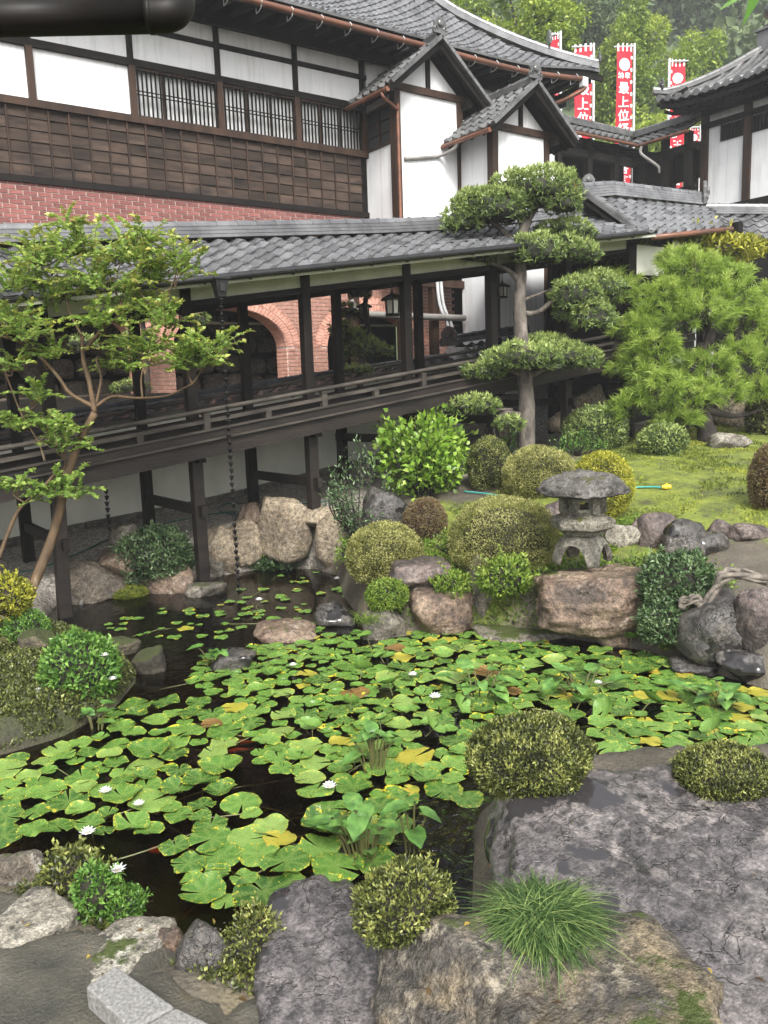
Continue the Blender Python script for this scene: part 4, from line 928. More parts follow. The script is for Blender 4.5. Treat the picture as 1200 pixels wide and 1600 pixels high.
def needlemesh(name, p, a, L_, W_, tint, droop=0.):
    k = len(p); a = nrm(a); r = nrm(rng.normal(size=(k, 3))); sd = nrm(np.cross(a, r)); L_ = np.broadcast_to(np.asarray(L_, float), (k,))[:, None]
    mid = p+a*L_*.55; tip = p+a*L_+np.array([0, 0, -1.])*droop*L_
    V = np.stack([p-sd*W_/2, p+sd*W_/2, mid+sd*W_/2, tip, mid-sd*W_/2], 1).reshape(-1, 3); b = np.arange(k)[:, None]*5
    T = np.concatenate([b+[0, 1, 2], b+[0, 2, 4], b+[4, 2, 3]]).astype(np.int32)
    return npmesh(name, V, T, {'tint': np.repeat(tint, 5)})
def sph(n):
    v = rng.normal(size=(n, 3)); return nrm(v)
_ico = {}
def ico(k):
    if k not in _ico:
        b = bmesh.new(); bmesh.ops.create_icosphere(b, subdivisions=k, radius=1); me = bpy.data.meshes.new('x'); b.to_mesh(me); b.free()
        co = np.zeros(len(me.vertices)*3, np.float32); me.vertices.foreach_get('co', co); T = np.array([q.vertices[:] for q in me.polygons]); _ico[k] = (co.reshape(-1, 3).astype(float), T); bpy.data.meshes.remove(me)
    return _ico[k]
LM = dict(
    azalea=leaf_mat('azalea leaf', (.055, .06, .016), (.23, .24, .06), (.50, .48, .19), .25),
    azdark=leaf_mat('dark azalea leaf', (.018, .022, .007), (.085, .105, .025), (.34, .36, .10), .25),
    azred=leaf_mat('bronze azalea leaf', (0.060, 0.036, 0.018), (0.156, 0.102, 0.048), (0.240, 0.204, 0.096), .25),
    gold=leaf_mat('golden leaf', (.09, .10, .012), (.30, .31, .03), (.52, .50, .07), .3),
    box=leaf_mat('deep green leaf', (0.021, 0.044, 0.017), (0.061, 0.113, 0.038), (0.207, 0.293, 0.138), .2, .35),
    gard=leaf_mat('fresh green leaf', (0.034, 0.081, 0.014), (0.092, 0.207, 0.034), (0.230, 0.391, 0.081), .3, .35),
    lime=leaf_mat('lime green leaf', (0.063, 0.127, 0.013), (0.202, 0.354, 0.038), (0.455, 0.607, 0.127), .35, .35),
    myrt=leaf_mat('myrtle leaf', (.10, .18, .04), (.27, .41, .08), (.52, .58, .17), .5, .3),
    myrttip=leaf_mat('young leaf', (.13, .20, .03), (.30, .37, .06), (.46, .40, .13), .35, .3),
    fir=leaf_mat('short needle', (.04, .065, .022), (.16, .23, .06), (.42, .50, .16), .25, .4),
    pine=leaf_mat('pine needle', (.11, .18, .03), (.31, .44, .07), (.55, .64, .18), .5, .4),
    maple=leaf_mat('light tree leaf', (0.086, 0.144, 0.020), (0.245, 0.345, 0.043), (0.475, 0.546, 0.101), .35, .5),
    wood=leaf_mat('forest leaf', (.04, .065, .025), (.09, .135, .05), (.17, .22, .09), .25, .6),
    grass=leaf_mat('grass blade', (.015, .035, .010), (.055, .11, .028), (.24, .32, .10), .25, .35),
    moss=leaf_mat('moss shoot', (.07, .095, .014), (.18, .23, .026), (.36, .38, .055), .3, .7),
    fern=leaf_mat('fern frond', (0.050, 0.100, 0.014), (0.160, 0.260, 0.030), (0.300, 0.380, 0.070), .35, .5))
def ellipsoid_core(name, c, r, mt, parent, sub=3, amp=.12, seed=0, flat=None):  # solid core for inner twigs; shade between leaves is put into its colour
    co, T = ico(sub); d = co*(1+amp*fbm(co*1.8+seed*7.7, seed, 2))[:, None]; V = d*r
    if flat is not None: V[:, 2] = np.maximum(V[:, 2], flat)
    return put(name, npmesh(name, V+c, T, smooth=True), mt, parent)
def dome(label, px, py, rx, ry, kind='azalea', leaf=.028, n=None, group='clipped garden shrubs', name='clipped_shrub', seed=0, dep=None, ragged=.04, full=False, z=None, lw=.45):
    if z is not None: base = P(px, py+ry*.85, z=z); t = depth(base)
    else: base, t = hit(px, py+ry*.9)
    if dep: t = dep
    r = rx/F*t; t2 = t+.55*r; rx_ = rx/F*t2; rz = ry/F*t2*1.03; C = P(px, py, d=t2)
    sh = thing(name, (C[0], C[1], C[2]-rz), label, 'shrub', group); R = np.array([rx_, rx_*.9, rz])
    ellipsoid_core('twigs', C, R*.78, TWIG, sh, 3, .10, seed)
    area = 2*math.pi*rx_*(rx_+rz); n = n or int(min(34000, area/(leaf*leaf*lw)*2.6)); d = sph(n*2)
    d = d[(d[:, 2] > -.75)][:n]; n = len(d); lump = 1+ragged*fbm(d*3.1+seed*3, seed, 3)+.035*vn(d*1.5+seed*5.5, seed+8)+.015*rng.normal(size=n)
    rad = (lump*(.80+.20*rng.random(n)**.45))[:, None]; p = C+d*R*rad; out = nrm(d/R)
    a = nrm(out*.7+np.array([0, 0, .45])+.75*rng.normal(size=(n, 3))*.8); nn = nrm(out+.5*rng.normal(size=(n, 3)))
    clump = fbm(d*5+seed, seed+3, 2); tint = np.clip(.48+.24*rng.normal(size=n)+.4*clump+.25*(lump-1)/max(ragged, .01)*.5, 0, 1)
    ms = int(8+n*.0025*(1+ragged*10)); ds = sph(ms*3); ds = ds[ds[:, 2] > -.2][:ms]; ms = len(ds); st = nrm(ds/R+np.array([0, 0, 4.])+rng.normal(size=(ms, 3))*2); hs_ = leaf*rng.uniform(.6, 1.6+ragged*5, ms); k8 = 8; ff = np.tile(np.linspace(.1, 1, k8), ms)
    ps = np.repeat(C+ds*R*(1+ragged*fbm(ds*3.1+seed*3, seed, 3)+.035*vn(ds*1.5+seed*5.5, seed+8))[:, None]*.97, k8, 0)+np.repeat(st*hs_[:, None], k8, 0)*ff[:, None]
    as_ = nrm(np.repeat(st, k8, 0)*.7+rng.normal(size=(ms*k8, 3))*.7); p = np.concatenate([p, ps]); a = np.concatenate([a, as_]); nn = np.concatenate([nn, nrm(rng.normal(size=(ms*k8, 3))+[0, 0, 1.])]); tint = np.concatenate([tint, np.clip(.55+.3*ff+.15*rng.normal(size=ms*k8), 0, 1)]); n = len(p)
    put('foliage', leafmesh('foliage', p, a, nn, leaf*rng.uniform(.7, 1.3, n), leaf*lw*rng.uniform(.8, 1.2, n), tint), LM[kind], sh)
    return sh, C, R
# ------------------------------------------------------------------ rocks
RM = dict(
    dark=rock_mat('wet dark slate rock', (.115, .106, .109), (.07, .064, .067), (.16, .147, .145), lichen=(.33, .29, .26), lam=.5, rough=.36, wet=.2, bs=.45, crack=3.2, scale=1.8),
    dark2=rock_mat('wet dark rock', (.075, .07, .066), (.035, .032, .03), (.14, .125, .11), lichen=(.3, .28, .25), lam=.3, rough=.42, wet=.28, scale=2.2, crack=4.0, bs=.7),
    ochre=rock_mat('ochre lichened rock', (.095, .085, .072), (.045, .041, .038), (.21, .17, .11), lichen=(.36, .32, .24), lam=.8, rough=.55, wet=.25, moss=.12),
    tan=rock_mat('tan boulder', (.27, .22, .155), (.15, .12, .088), (.38, .32, .235), lichen=(.5, .46, .4), lam=.25, rough=.7, wet=.15),
    grey=rock_mat('grey lichened boulder', (.17, .145, .115), (.085, .07, .055), (.26, .22, .17), lichen=(.42, .42, .38), lam=.7, rough=.65, wet=.15, moss=.15),
    greym=rock_mat('mossy grey rock', (.16, .145, .12), (.07, .06, .05), (.25, .225, .18), lichen=(.36, .36, .30), lam=.4, rough=.6, wet=.2, moss=.42),
    moss=rock_mat('moss covered rock', (.07, .06, .04), (.03, .026, .02), (.11, .095, .06), lichen=(.2, .2, .12), lam=.2, rough=.85, wet=.1, moss=.8, mosscol=(.05, .062, .014)),
    red=rock_mat('reddish brown rock', (.185, .13, .095), (.075, .055, .043), (.28, .215, .155), lichen=(.44, .4, .34), lam=.45, rough=.55, wet=.2, moss=.12),
    purple=rock_mat('purplish rock', (.125, .098, .09), (.06, .048, .045), (.19, .155, .14), lichen=(.34, .31, .28), lam=.35, rough=.6, wet=.2, moss=.1),
    pale=rock_mat('pale rock', (.24, .22, .18), (.12, .11, .09), (.34, .32, .27), lichen=(.6, .58, .52), lam=.4, rough=.75, wet=.1, moss=.15))
def rock_mesh(R, seed, sub=4, cuts=9, amp=.10, flat=.0, sharp=26., p_=2.8):
    co, T = ico(sub); box_ = 1/(np.abs(co)**p_).sum(1)**(1/p_); g = np.random.default_rng(seed); inv = (1/(box_*.92))**sharp
    for k in range(cuts):
        n = nrm(g.normal(size=3)); h = g.uniform(.58, .9); dt = np.maximum(co@n, 1e-3)/h; inv = inv+dt**sharp
    if flat: inv = inv+(np.maximum(co[:, 2], 1e-3)/flat)**sharp
    r = inv**(-1/sharp)*1.14
    V = co*r[:, None]; V = V*(1+amp*fbm(co*1.9+seed, seed, 3)+amp*.35*fbm(co*7+seed, seed+5, 4))[:, None]
    return V*np.array(R), T
ROCKS = []; _rv = []; _bv = []
def hit(px, py):
    "first rock or ground met by a line of sight"
    from mathutils.bvhtree import BVHTree
    if not _bv or _bv[0][0] != len(_rv):
        Vs, Ts, b = [], [], 0
        for v_, t_ in _rv: Vs.append(v_); Ts.append(t_+b); b += len(v_)
        _bv[:] = [(len(_rv), BVHTree.FromPolygons(np.concatenate(Vs).tolist(), np.concatenate(Ts).tolist()))]
    r = Vector(ray(px, py)); q, _n, _i, ds = _bv[0][1].ray_cast(Vector((0, 0, CH)), r.normalized()); g, t = G(px, py)
    if q is not None and ds/r.length < t: return np.array(q), ds/r.length
    return g, t
def rock(label, px, py, hw, hh, kind='grey', seed=None, ry=None, sub=4, flat=.0, rot=0., z=None, amp=.10, cuts=9, d=None, group=None, name='rock', sink=.25, tilt=(0, 0), p_=2.8):
    """centred in the photograph at px, py, hw x hh pixels half size"""
    seed = seed or int(px*7+py*13) % 9973
    if d: t = d
    elif z is not None: t = depth(P(px, py+hh*.6, z=z))
    else: t = G(px, py+hh*.85)[1]
    w_ = hw/F*t; rz = hh/F*t; dy = ry if ry else w_*.8; t2 = t+dy*.35; C = P(px, py, d=t2); k = t2/t
    V, T = rock_mesh((w_*k*1.05, dy, rz*k*(1.1+sink)), seed, sub, cuts, amp, flat, p_=p_)
    ca, sa = math.cos(CAMROT+rot), math.sin(CAMROT+rot); ty, tx = tilt
    V = V@np.array([[math.cos(ty), 0, -math.sin(ty)], [0, 1, 0], [math.sin(ty), 0, math.cos(ty)]])@np.array([[1, 0, 0], [0, math.cos(tx), math.sin(tx)], [0, -math.sin(tx), math.cos(tx)]])
    V = V@np.array([[ca, sa, 0], [-sa, ca, 0], [0, 0, 1]])
    C2 = C-np.array([0, 0, rz*sink*.8])
    me = npmesh(name, V, T, smooth=True); o = link(name, me, RM[kind], loc=tuple(C2)); tag(o, label, 'rock', group)
    ROCKS.append((o, C2, (w_, dy, rz))); _rv.append((V+C2, T)); return o, C2
# ------------------------------------------------------------------ rocks round the pond
FS, IS, NS, LS = 'boulders along the far shore under the corridor', 'stones of the lantern bank', 'stones of the near bank', 'stones rising out of the water'
rock('large rounded grey boulder with white lichen left of the dark low shrub', 130, 912, 55, 31, 'grey', group=FS, ry=.3)
rock('brown flat boulder tucked behind the lichened boulder at the gravel edge', 190, 872, 36, 20, 'red', group=FS, ry=.4)
rock('rounded olive stone against the rear stilt beside the dark low shrub', 198, 850, 24, 26, 'greym', group=FS)
rock('big tan boulder with a flat sloping face near the second stilt', 437, 816, 44, 36, 'tan', group=FS, cuts=7, ry=.3, d=11.7, sink=.4, seed=412)
rock('flat tan capstone under the middle front stilt', 504, 803, 30, 14, 'tan', group=FS, ry=.25, d=11.6)
rock('blocky tan stone below the flat capstone', 519, 836, 25, 30, 'tan', group=FS, d=11.55, sink=.4)
rock('brown boulder behind the big tan boulder', 394, 806, 20, 18, 'red', group=FS)
rock('upright pale tan boulder behind the rain chain', 348, 857, 26, 34, 'tan', group=FS, ry=.3)
rock('broken brown stone between the rain chain and the big tan boulder', 385, 842, 26, 24, 'tan', group=FS, d=11.8, sink=.4)
rock('small pale rounded stone right of the front stilt', 330, 875, 18, 22, 'pale', group=FS)
rock('low brown shore stone between the dark shrub and the stilt', 268, 905, 40, 22, 'red', group=FS)
rock('square footing stone under the front stilt standing in the water', 322, 922, 28, 13, 'greym', group=FS, flat=.7, z=0, cuts=5)
rock('tall blackish rock with white streaks below the lime shrub', 598, 800, 36, 38, 'dark2', group=IS, ry=.3)
rock('flat purplish stone above the small clipped shrub', 655, 893, 46, 22, 'purple', group=IS, flat=.7, ry=.4)
rock('tall tapered pale grey rock in front of the large clipped dome', 755, 908, 28, 48, 'greym', group=IS, ry=.22)
rock('blocky brown boulder at the lily edge below the flat purplish stone', 680, 945, 54, 34, 'red', group=IS, flat=.8, ry=.4)
rock('round greenish rock with grass on it at the lily edge', 598, 970, 34, 30, 'greym', group=IS)
rock('small dark stone beside the grassy greenish rock', 525, 962, 30, 17, 'dark2', group=LS)
lrock, lrc = rock('massive reddish brown boulder with flat top carrying the stone lantern', 930, 918, 104, 37, 'red', group=IS, flat=.66, ry=.55, sub=5, seed=889, cuts=7, d=8.15, p_=3.6, amp=.13)
rock('small brown boulder at the water below the lantern boulder', 965, 985, 33, 20, 'red', group=IS)
rock('flat grey slab at the waterline under the lantern boulder', 820, 985, 75, 10, 'greym', group=IS, flat=.5)
rock('dark boulder below the twisted driftwood', 1112, 968, 56, 42, 'dark2', group=IS, ry=.45)
rock('reddish boulder at the right edge beside the driftwood boulder', 1186, 965, 38, 38, 'purple', group=IS)
rock('long flat slate stone at the water near the broad leaved sprout', 1168, 1030, 46, 20, 'dark2', group=IS, flat=.6)
rock('small slate stone between the sprout and the lilies', 1085, 1040, 36, 14, 'dark2', group=IS, flat=.6)
rock('purplish block stone on the moss right of the lantern', 1026, 832, 32, 25, 'purple', group=IS)
rock('dark round stone leaning on its neighbour in the moss row', 1072, 848, 32, 28, 'dark2', group=IS)
rock('low dark stone in front of the moss row', 1104, 851, 33, 16, 'dark2', group=IS)
rock('small brown stone in the middle of the moss row', 1122, 828, 19, 13, 'purple', group=IS)
rock('flat grey purple stone at the right of the moss row', 1170, 830, 30, 14, 'purple', group=IS, flat=.7)
rock('small round dark stone above the white edged shrub', 1050, 880, 22, 12, 'purple', group=IS)
rock('pale whitish stone just behind the lantern feet', 972, 838, 26, 20, 'pale', group=IS)
rock('small brown stone behind the pale whitish stone', 1000, 822, 18, 12, 'purple', group=IS)
rock('dark round stone between the two rear clipped domes', 866, 800, 26, 20, 'purple', group=IS)
rock('tan block stone under the corridor behind the tall pruned tree', 925, 632, 26, 26, 'tan', d=15.5, group=FS)
rock('brown block stone under the corridor right of the tree trunk', 880, 655, 22, 14, 'tan', d=15, group=FS)
rock('grey stone row end behind the pine trunk', 1150, 640, 42, 30, 'tan', d=16.5, group=FS)
rock('pale flat stone beside the pine trunk on the moss', 1140, 690, 30, 12, 'pale', group=IS)
rock('tan stone beneath the corridor floor left of the tree trunk', 780, 668, 20, 16, 'tan', d=14.8, group=FS)
rock('wide flat tan stone half sunk among the far lilies', 448, 986, 48, 17, 'red', group=LS, z=0, flat=.55, amp=.06)
rock('grey slab stone rising from the water amid lilies', 366, 1030, 38, 20, 'dark2', group=LS, z=0, flat=.5)
rock('mossy dark rock at the tip of the left bank', 236, 1036, 28, 22, 'moss', group=LS, z=.0)
rock('mossy boulder behind the white flowered shrub', 192, 1012, 28, 16, 'moss', group=LS, z=.0)
rock('small mossy stone behind the left trunk', 60, 1005, 32, 20, 'moss', z=.2)
# near bank
rock('rough brown stone at the left edge by the water', 25, 1368, 40, 36, 'grey', group=NS, z=.15)
rock('flat pale tan paving stone at the left of the near bank', 52, 1426, 62, 32, 'pale', group=NS, z=.36, flat=.28, amp=.08, ry=.2, sink=.8)
rock('pale tan edge stone with dark rim above the granite slab', 190, 1474, 66, 44, 'pale', group=NS, z=.34, flat=.28, amp=.08, seed=77, ry=.26, sink=.8)
rock('small rusty stone wedged beside the pale edge stone', 262, 1480, 26, 24, 'red', group=NS, z=.25)
rock('dark blocky stone on the near shore', 322, 1495, 44, 50, 'dark2', group=NS, z=.25)
rock('smooth wet black sloping rock at the near shore', 520, 1535, 104, 104, 'dark', group=NS, z=.28, flat=.42, ry=.5, sub=5, seed=523, cuts=6, tilt=(-.05, .12), p_=4)
rock('lichened ochre and grey boulder at the bottom edge', 860, 1612, 232, 112, 'ochre', group=NS, z=.55, ry=.5, sub=6, seed=64, cuts=8, flat=.6, amp=.14)
rock('huge wet cracked slate boulder filling the lower right corner', 1135, 1470, 310, 172, 'dark', group=NS, z=.42, ry=1.05, flat=.5, sub=6, seed=307, cuts=4, amp=.07, sink=.1, tilt=(.05, .10), p_=3.4)
# cut granite edging and the worn concrete path
GRAN = mat('speckled granite', (.27, .265, .25), (.11, .107, .10), .75, 70, bmp=.4, bscale=120, c3=(.46, .45, .43))
def slab(label, pts, z, th):
    c = [P(*q, z=z) for q in pts]; ctr = np.mean(c, 0); o = MB().poly([p_-ctr for p_ in c], (0, 0, -th)).mesh('granite_slab'); ob = link('granite_slab', o, GRAN, loc=tuple(ctr)); b_ = ob.modifiers.new('bevel', 'BEVEL'); b_.width = .007; b_.segments = 2
    tag(ob, label, 'slab', 'granite edging slabs')
slab('pale speckled granite slab lying on the near path', [(134, 1542), (180, 1508), (272, 1572), (222, 1600), (205, 1606)], .44, .09)
slab('second granite slab at the bottom edge beside the first', [(228, 1602), (275, 1574), (330, 1600), (310, 1625), (245, 1625)], .435, .09)
CONC = mat('worn damp concrete', (.10, .09, .068), (.04, .04, .032), .5, 4.5, bmp=1.0, bscale=60, c3=(.15, .125, .07), rvar=.2)
cp = [(-60, 1390), (30, 1392), (110, 1400), (150, 1438), (240, 1452), (300, 1500), (350, 1530), (425, 1545), (440, 1700), (-60, 1700)]
cpts = np.array([P(*q, z=.36)[:2] for q in cp]); gxx = np.arange(cpts[:, 0].min()-.1, cpts[:, 0].max()+.1, .03); gyy = np.arange(cpts[:, 1].min()-.1, cpts[:, 1].max()+.1, .03); Xq, Yq = np.meshgrid(gxx, gyy, indexing='ij')
dq = sdist(Xq, Yq, cpts)+.09*fbm(np.stack([Xq*4, Yq*4, Xq*0], -1), 17, 4); Zq = .35-.10*sst(-.10, .06, dq)+.016*fbm(np.stack([Xq*5, Yq*5, Xq*0], -1), 18, 4); iq = np.arange(Xq.size).reshape(Xq.shape)
Qq = np.stack([iq[:-1, :-1], iq[1:, :-1], iq[1:, 1:], iq[:-1, 1:]], -1)[(dq[:-1, :-1] < .07)].reshape(-1, 4); tag(put('path', npmesh('path', np.stack([Xq, Yq, Zq], -1).reshape(-1, 3), Qq, smooth=True), CONC), kind='structure')
# ------------------------------------------------------------------ stone lantern
LST = rock_mat('mossy lantern stone', (.24, .225, .185), (.10, .095, .08), (.33, .31, .26), lichen=(.36, .35, .28), lam=.4, rough=.75, wet=.1, moss=.45, scale=4, mosscol=(.11, .12, .02))
LCAP = rock_mat('rough dark cap stone', (.13, .125, .115), (.05, .05, .047), (.22, .21, .2), lichen=(.32, .31, .28), lam=.5, rough=.85, wet=.1, moss=.3, scale=4, mosscol=(.09, .085, .02))
lt = P(910, 872, d=8.3); px2m = 8.3/F*.95; lx, ly, lz = lt
sl_ = thing('stone_lantern', lt, 'mossy low stone lantern with broad rough cap and four splayed legs', 'lantern')
co, T = ico(4); V = co.copy(); rad = np.hypot(V[:, 0], V[:, 1]); V[:, 2] = np.where(V[:, 2] > 0, V[:, 2]*(1.05-.35*rad**2), V[:, 2]*.30); V = V*np.array([73, 73, 32])*px2m; V *= (1+.08*fbm(co*2.3, 3, 3)+.09*fbm(co*9, 6, 3))[:, None]
put('cap', npmesh('cap', V+lt+np.array([0, 0, 112*px2m]), T, smooth=True), LCAP, sl_)
u = px2m
MB().lathe(lt+[0, 0, 72*u], [(37*u, 0), (37*u, 4*u), (33*u, 5*u), (33*u, 7*u)], 6).build('chamber_base', LST, sl_)
for k in range(6):
    a = k*math.pi/3+.3; MB().beam(lt+[31*u*math.cos(a), 31*u*math.sin(a), 78*u], lt+[31*u*math.cos(a), 31*u*math.sin(a), 106*u], 13*u, 13*u, up=(math.cos(a), math.sin(a), 0)).build('chamber_post', LST, sl_)
    a2 = a+math.pi/6; r_ = 27.5*u
    for zz in (80, 102): MB().beam(lt+[r_*math.cos(a2)-14*u*math.sin(a2), r_*math.sin(a2)+14*u*math.cos(a2), zz*u], lt+[r_*math.cos(a2)+14*u*math.sin(a2), r_*math.sin(a2)-14*u*math.cos(a2), zz*u], 6*u, 10*u).build('window_rail', LST, sl_)
MB().lathe(lt+[0, 0, 40*u], [(30*u, 0), (38*u, 2*u), (40*u, 9*u), (52*u, 13*u), (54*u, 25*u), (44*u, 31*u), (38*u, 33*u)], 6).build('platform', LST, sl_, bevel=.01)
na, nz_ = 96, 9; Vb = []; a0 = CAMROT-math.pi/2+.12
for layer in (0, 1):
    for k in range(na):
        a = 2*math.pi*k/na; ph = abs(((a*180/math.pi)+45) % 90-45); zl = -6 if ph < 14 else 27*math.sqrt(max(0, 1-((45-ph)/31)**2))
        for q in range(nz_):
            f = q/(nz_-1); z_ = zl+(44-zl)*f; rr = 49-24*(max(0, z_)/44)**1.7+(1.5*(ph/45) if z_ > 20 else 0)-(9 if layer else 0); Vb.append(lt+np.array([rr*u*math.cos(a+a0), rr*u*math.sin(a+a0), (z_-(5 if layer and z_ > 30 else 0))*u]))
Fb = []
for layer in (0, 1):
    o_ = layer*na*nz_
    for k in range(na):
        k2 = (k+1) % na
        for q in range(nz_-1): Fb.append((o_+k*nz_+q, o_+k2*nz_+q, o_+k2*nz_+q+1, o_+k*nz_+q+1))
for k in range(na): k2 = (k+1) % na; Fb.append((k*nz_, na*nz_+k*nz_, na*nz_+k2*nz_, k2*nz_))
MB().add(Vb, Fb).build('splayed_legs', LST, sl_, smooth=True)
# ------------------------------------------------------------------ driftwood
DW = mat('bleached driftwood', (.22, .19, .155), (.06, .05, .042), .8, 14, (1, 1, 1), .8, 40)
dp = [P(x, y, d=7.35-k*.02) for k, (x, y) in enumerate([(1068, 940), (1085, 935), (1105, 940), (1122, 915), (1128, 900), (1150, 895), (1175, 902), (1215, 908)])]
mb = MB()
for k in range(7):
    off = rng.normal(size=(len(dp), 3))*.02; off += .028*np.stack([np.cos(np.arange(len(dp))*1.1+k*.9), np.sin(np.arange(len(dp))*1.1+k*.9), np.cos(np.arange(len(dp))*.9+k)], -1); pts = spline(np.array(dp)+off, 6); mb.tube(pts, np.interp(np.linspace(0, 1, len(pts)), [0, .2, .5, .8, 1], [.008, .022, .026, .022, .01])*random.uniform(.7, 1.15), 7)
for k in range(3): c0 = np.array(dp[0])+[.0, .0, -.02*k]; mb.tube([c0+RIGHT*.05*math.cos(a)*(1-a/9)+np.array([0, 0, .05*math.sin(a)*(1-a/9)]) for a in np.linspace(0, 6, 18)], .014, 6)
tag(mb.build('driftwood', DW, smooth=True), 'twisted bleached driftwood root lying over the dark boulder', 'driftwood')
# ------------------------------------------------------------------ hoses
HOSE = mat('green hose', (.015, .09, .07), (.01, .06, .05), .4, 4, bmp=.02); TEAL = mat('teal hose', (.05, .32, .28), (.04, .25, .22), .4, 4, bmp=.02); YEL = mat('yellow plastic', (.75, .50, .02), (.6, .4, .015), .4, 4, bmp=.02)
def ghit(x, y, dz=.02): q, t_ = G(x, y); return q+np.array([0, 0, dz])
def hose(label, pts, mt, r=.012, name='garden_hose'): return tag(MB().tube(spline([ghit(*q) for q in pts], 8), r, 8).build(name, mt, smooth=True), label, 'hose', 'garden hoses')
hose('dark green hose trailing along the gravel under the corridor', [(20, 900), (70, 888), (120, 868), (170, 845), (220, 828), (280, 815), (330, 805), (380, 800), (400, 792), (360, 788), (340, 798), (370, 806), (420, 795), (520, 785)], HOSE)
hs_ = hose('teal hose with yellow nozzle on the moss lawn behind the golden shrub', [(965, 766), (990, 764), (1015, 763), (1034, 764)], TEAL, .013)
nz = ghit(1042, 764, .03); MB().tube([nz-RIGHT*.07, nz-RIGHT*.02, nz+RIGHT*.05], [.02, .035, .028], 8).tube([nz, nz+[0, 0, .05]], .015, 6).build('nozzle', YEL, hs_)
hose('teal hose end on the moss left of the rear clipped domes', [(725, 770), (755, 773), (785, 777)], TEAL, .012)
# ------------------------------------------------------------------ clipped shrubs
dome('rear clipped azalea dome left of the golden dome', 842, 742, 60, 44, 'azalea', seed=1, leaf=.024)
dome('golden yellow-green clipped dome behind the stone lantern', 940, 762, 50, 56, 'gold', seed=2, leaf=.024)
dome('largest clipped azalea dome just left of the stone lantern', 787, 842, 92, 64, 'azalea', seed=3, leaf=.02, dep=8.7)
dome('low clipped azalea dome at the left end of the lantern bank', 602, 868, 64, 50, 'azalea', seed=4, leaf=.021)
dome('reddish brown small clipped shrub behind the low azalea dome', 664, 815, 36, 36, 'azred', seed=5, leaf=.022)
dome('dark rounded shrub behind the lime shrub by the gravel', 765, 728, 36, 44, 'azdark', seed=6, leaf=.03)
dome('tiny bright green clipped shrub between stones at the lily edge', 604, 930, 34, 24, 'fern', seed=7, leaf=.03)
dome('azalea dome overhanging the water beside the huge slate boulder', 826, 1182, 104, 56, 'azdark', seed=8, leaf=.019, ragged=.09, lw=.42)
dome('low clipped mound on the back of the huge slate boulder at right', 1132, 1208, 82, 35, 'azdark', seed=9, leaf=.016, ragged=.07)
dome('dark wet azalea tuft between the black rock and the ochre boulder', 632, 1415, 80, 55, 'azdark', seed=10, leaf=.019, ragged=.16, lw=.42)
dome('fresh green shrub with white flowers on the left bank', 128, 1045, 58, 54, 'gard', seed=11, leaf=.05, z=.15, ragged=.14)
dome('dark spreading low shrub at the water under the corridor', 243, 870, 62, 44, 'box', seed=12, leaf=.06, ragged=.16, lw=.38)
dome('glossy white-edged shrub left of the driftwood', 1058, 918, 62, 58, 'box', seed=13, leaf=.045, dep=7.5, ragged=.14)
dome('lower trailing part of shrub below the white-edged shrub', 1035, 975, 38, 36, 'box', seed=14, leaf=.04, dep=7.4, ragged=.16)
dome('brown-green clipped dome cut by the right edge on the lawn', 1205, 752, 36, 56, 'azred', seed=15, leaf=.03)
dome('yellowish shrub at the left edge beside the leaning trunk', 12, 935, 34, 34, 'gold', seed=16, leaf=.045, dep=7.9, ragged=.15)
dome('small fine leaved shrub below the yellowish one at left', 42, 985, 34, 30, 'gard', seed=17, leaf=.03, dep=8.0)
dome('low ground cover with pale leaf edges along the far shore', 440, 870, 58, 16, 'box', seed=18, leaf=.05, ragged=.2)
dome('small shrub on the pebbly near left shore', 112, 1368, 42, 36, 'azdark', seed=19, leaf=.03, z=.3, ragged=.2)
dome('bright sprouting shrub beside the small near left one', 150, 1395, 30, 42, 'gard', seed=20, leaf=.026, z=.32, ragged=.25)
dome('low mat of tiny leaves hanging over the near left water', 182, 1418, 42, 22, 'gard', seed=21, leaf=.02, z=.25, ragged=.2)
dome('dense rounded shrub under the pine on the moss', 930, 672, 52, 36, 'fir', seed=22, leaf=.05)
dome('small shrub in front of the pine trunk', 1035, 690, 40, 26, 'fir', seed=23, leaf=.05)
dome('tall dark shrub at the right edge behind the pine', 1205, 650, 40, 60, 'azdark', seed=24, leaf=.06, dep=15)
dome('dark leafy clump at the far shore beside the rain chain foot', 415, 878, 32, 12, 'box', seed=25, leaf=.04)
dome('mossy sprouting cushion between the dark stone and the black rock', 400, 1478, 46, 52, 'azdark', seed=26, leaf=.02, z=.28, ragged=.3)
dome('small mossy mound in the far water by the lichened boulder', 203, 926, 28, 10, 'moss', seed=27, leaf=.02)
dome('trailing plant in front of the large dome beside the pale rock', 790, 905, 40, 30, 'fern', seed=28, leaf=.05, dep=8.3, ragged=.3)
dome('pale leafy plant between stones below the flat purplish stone', 705, 912, 30, 18, 'fern', seed=29, leaf=.04, ragged=.3)
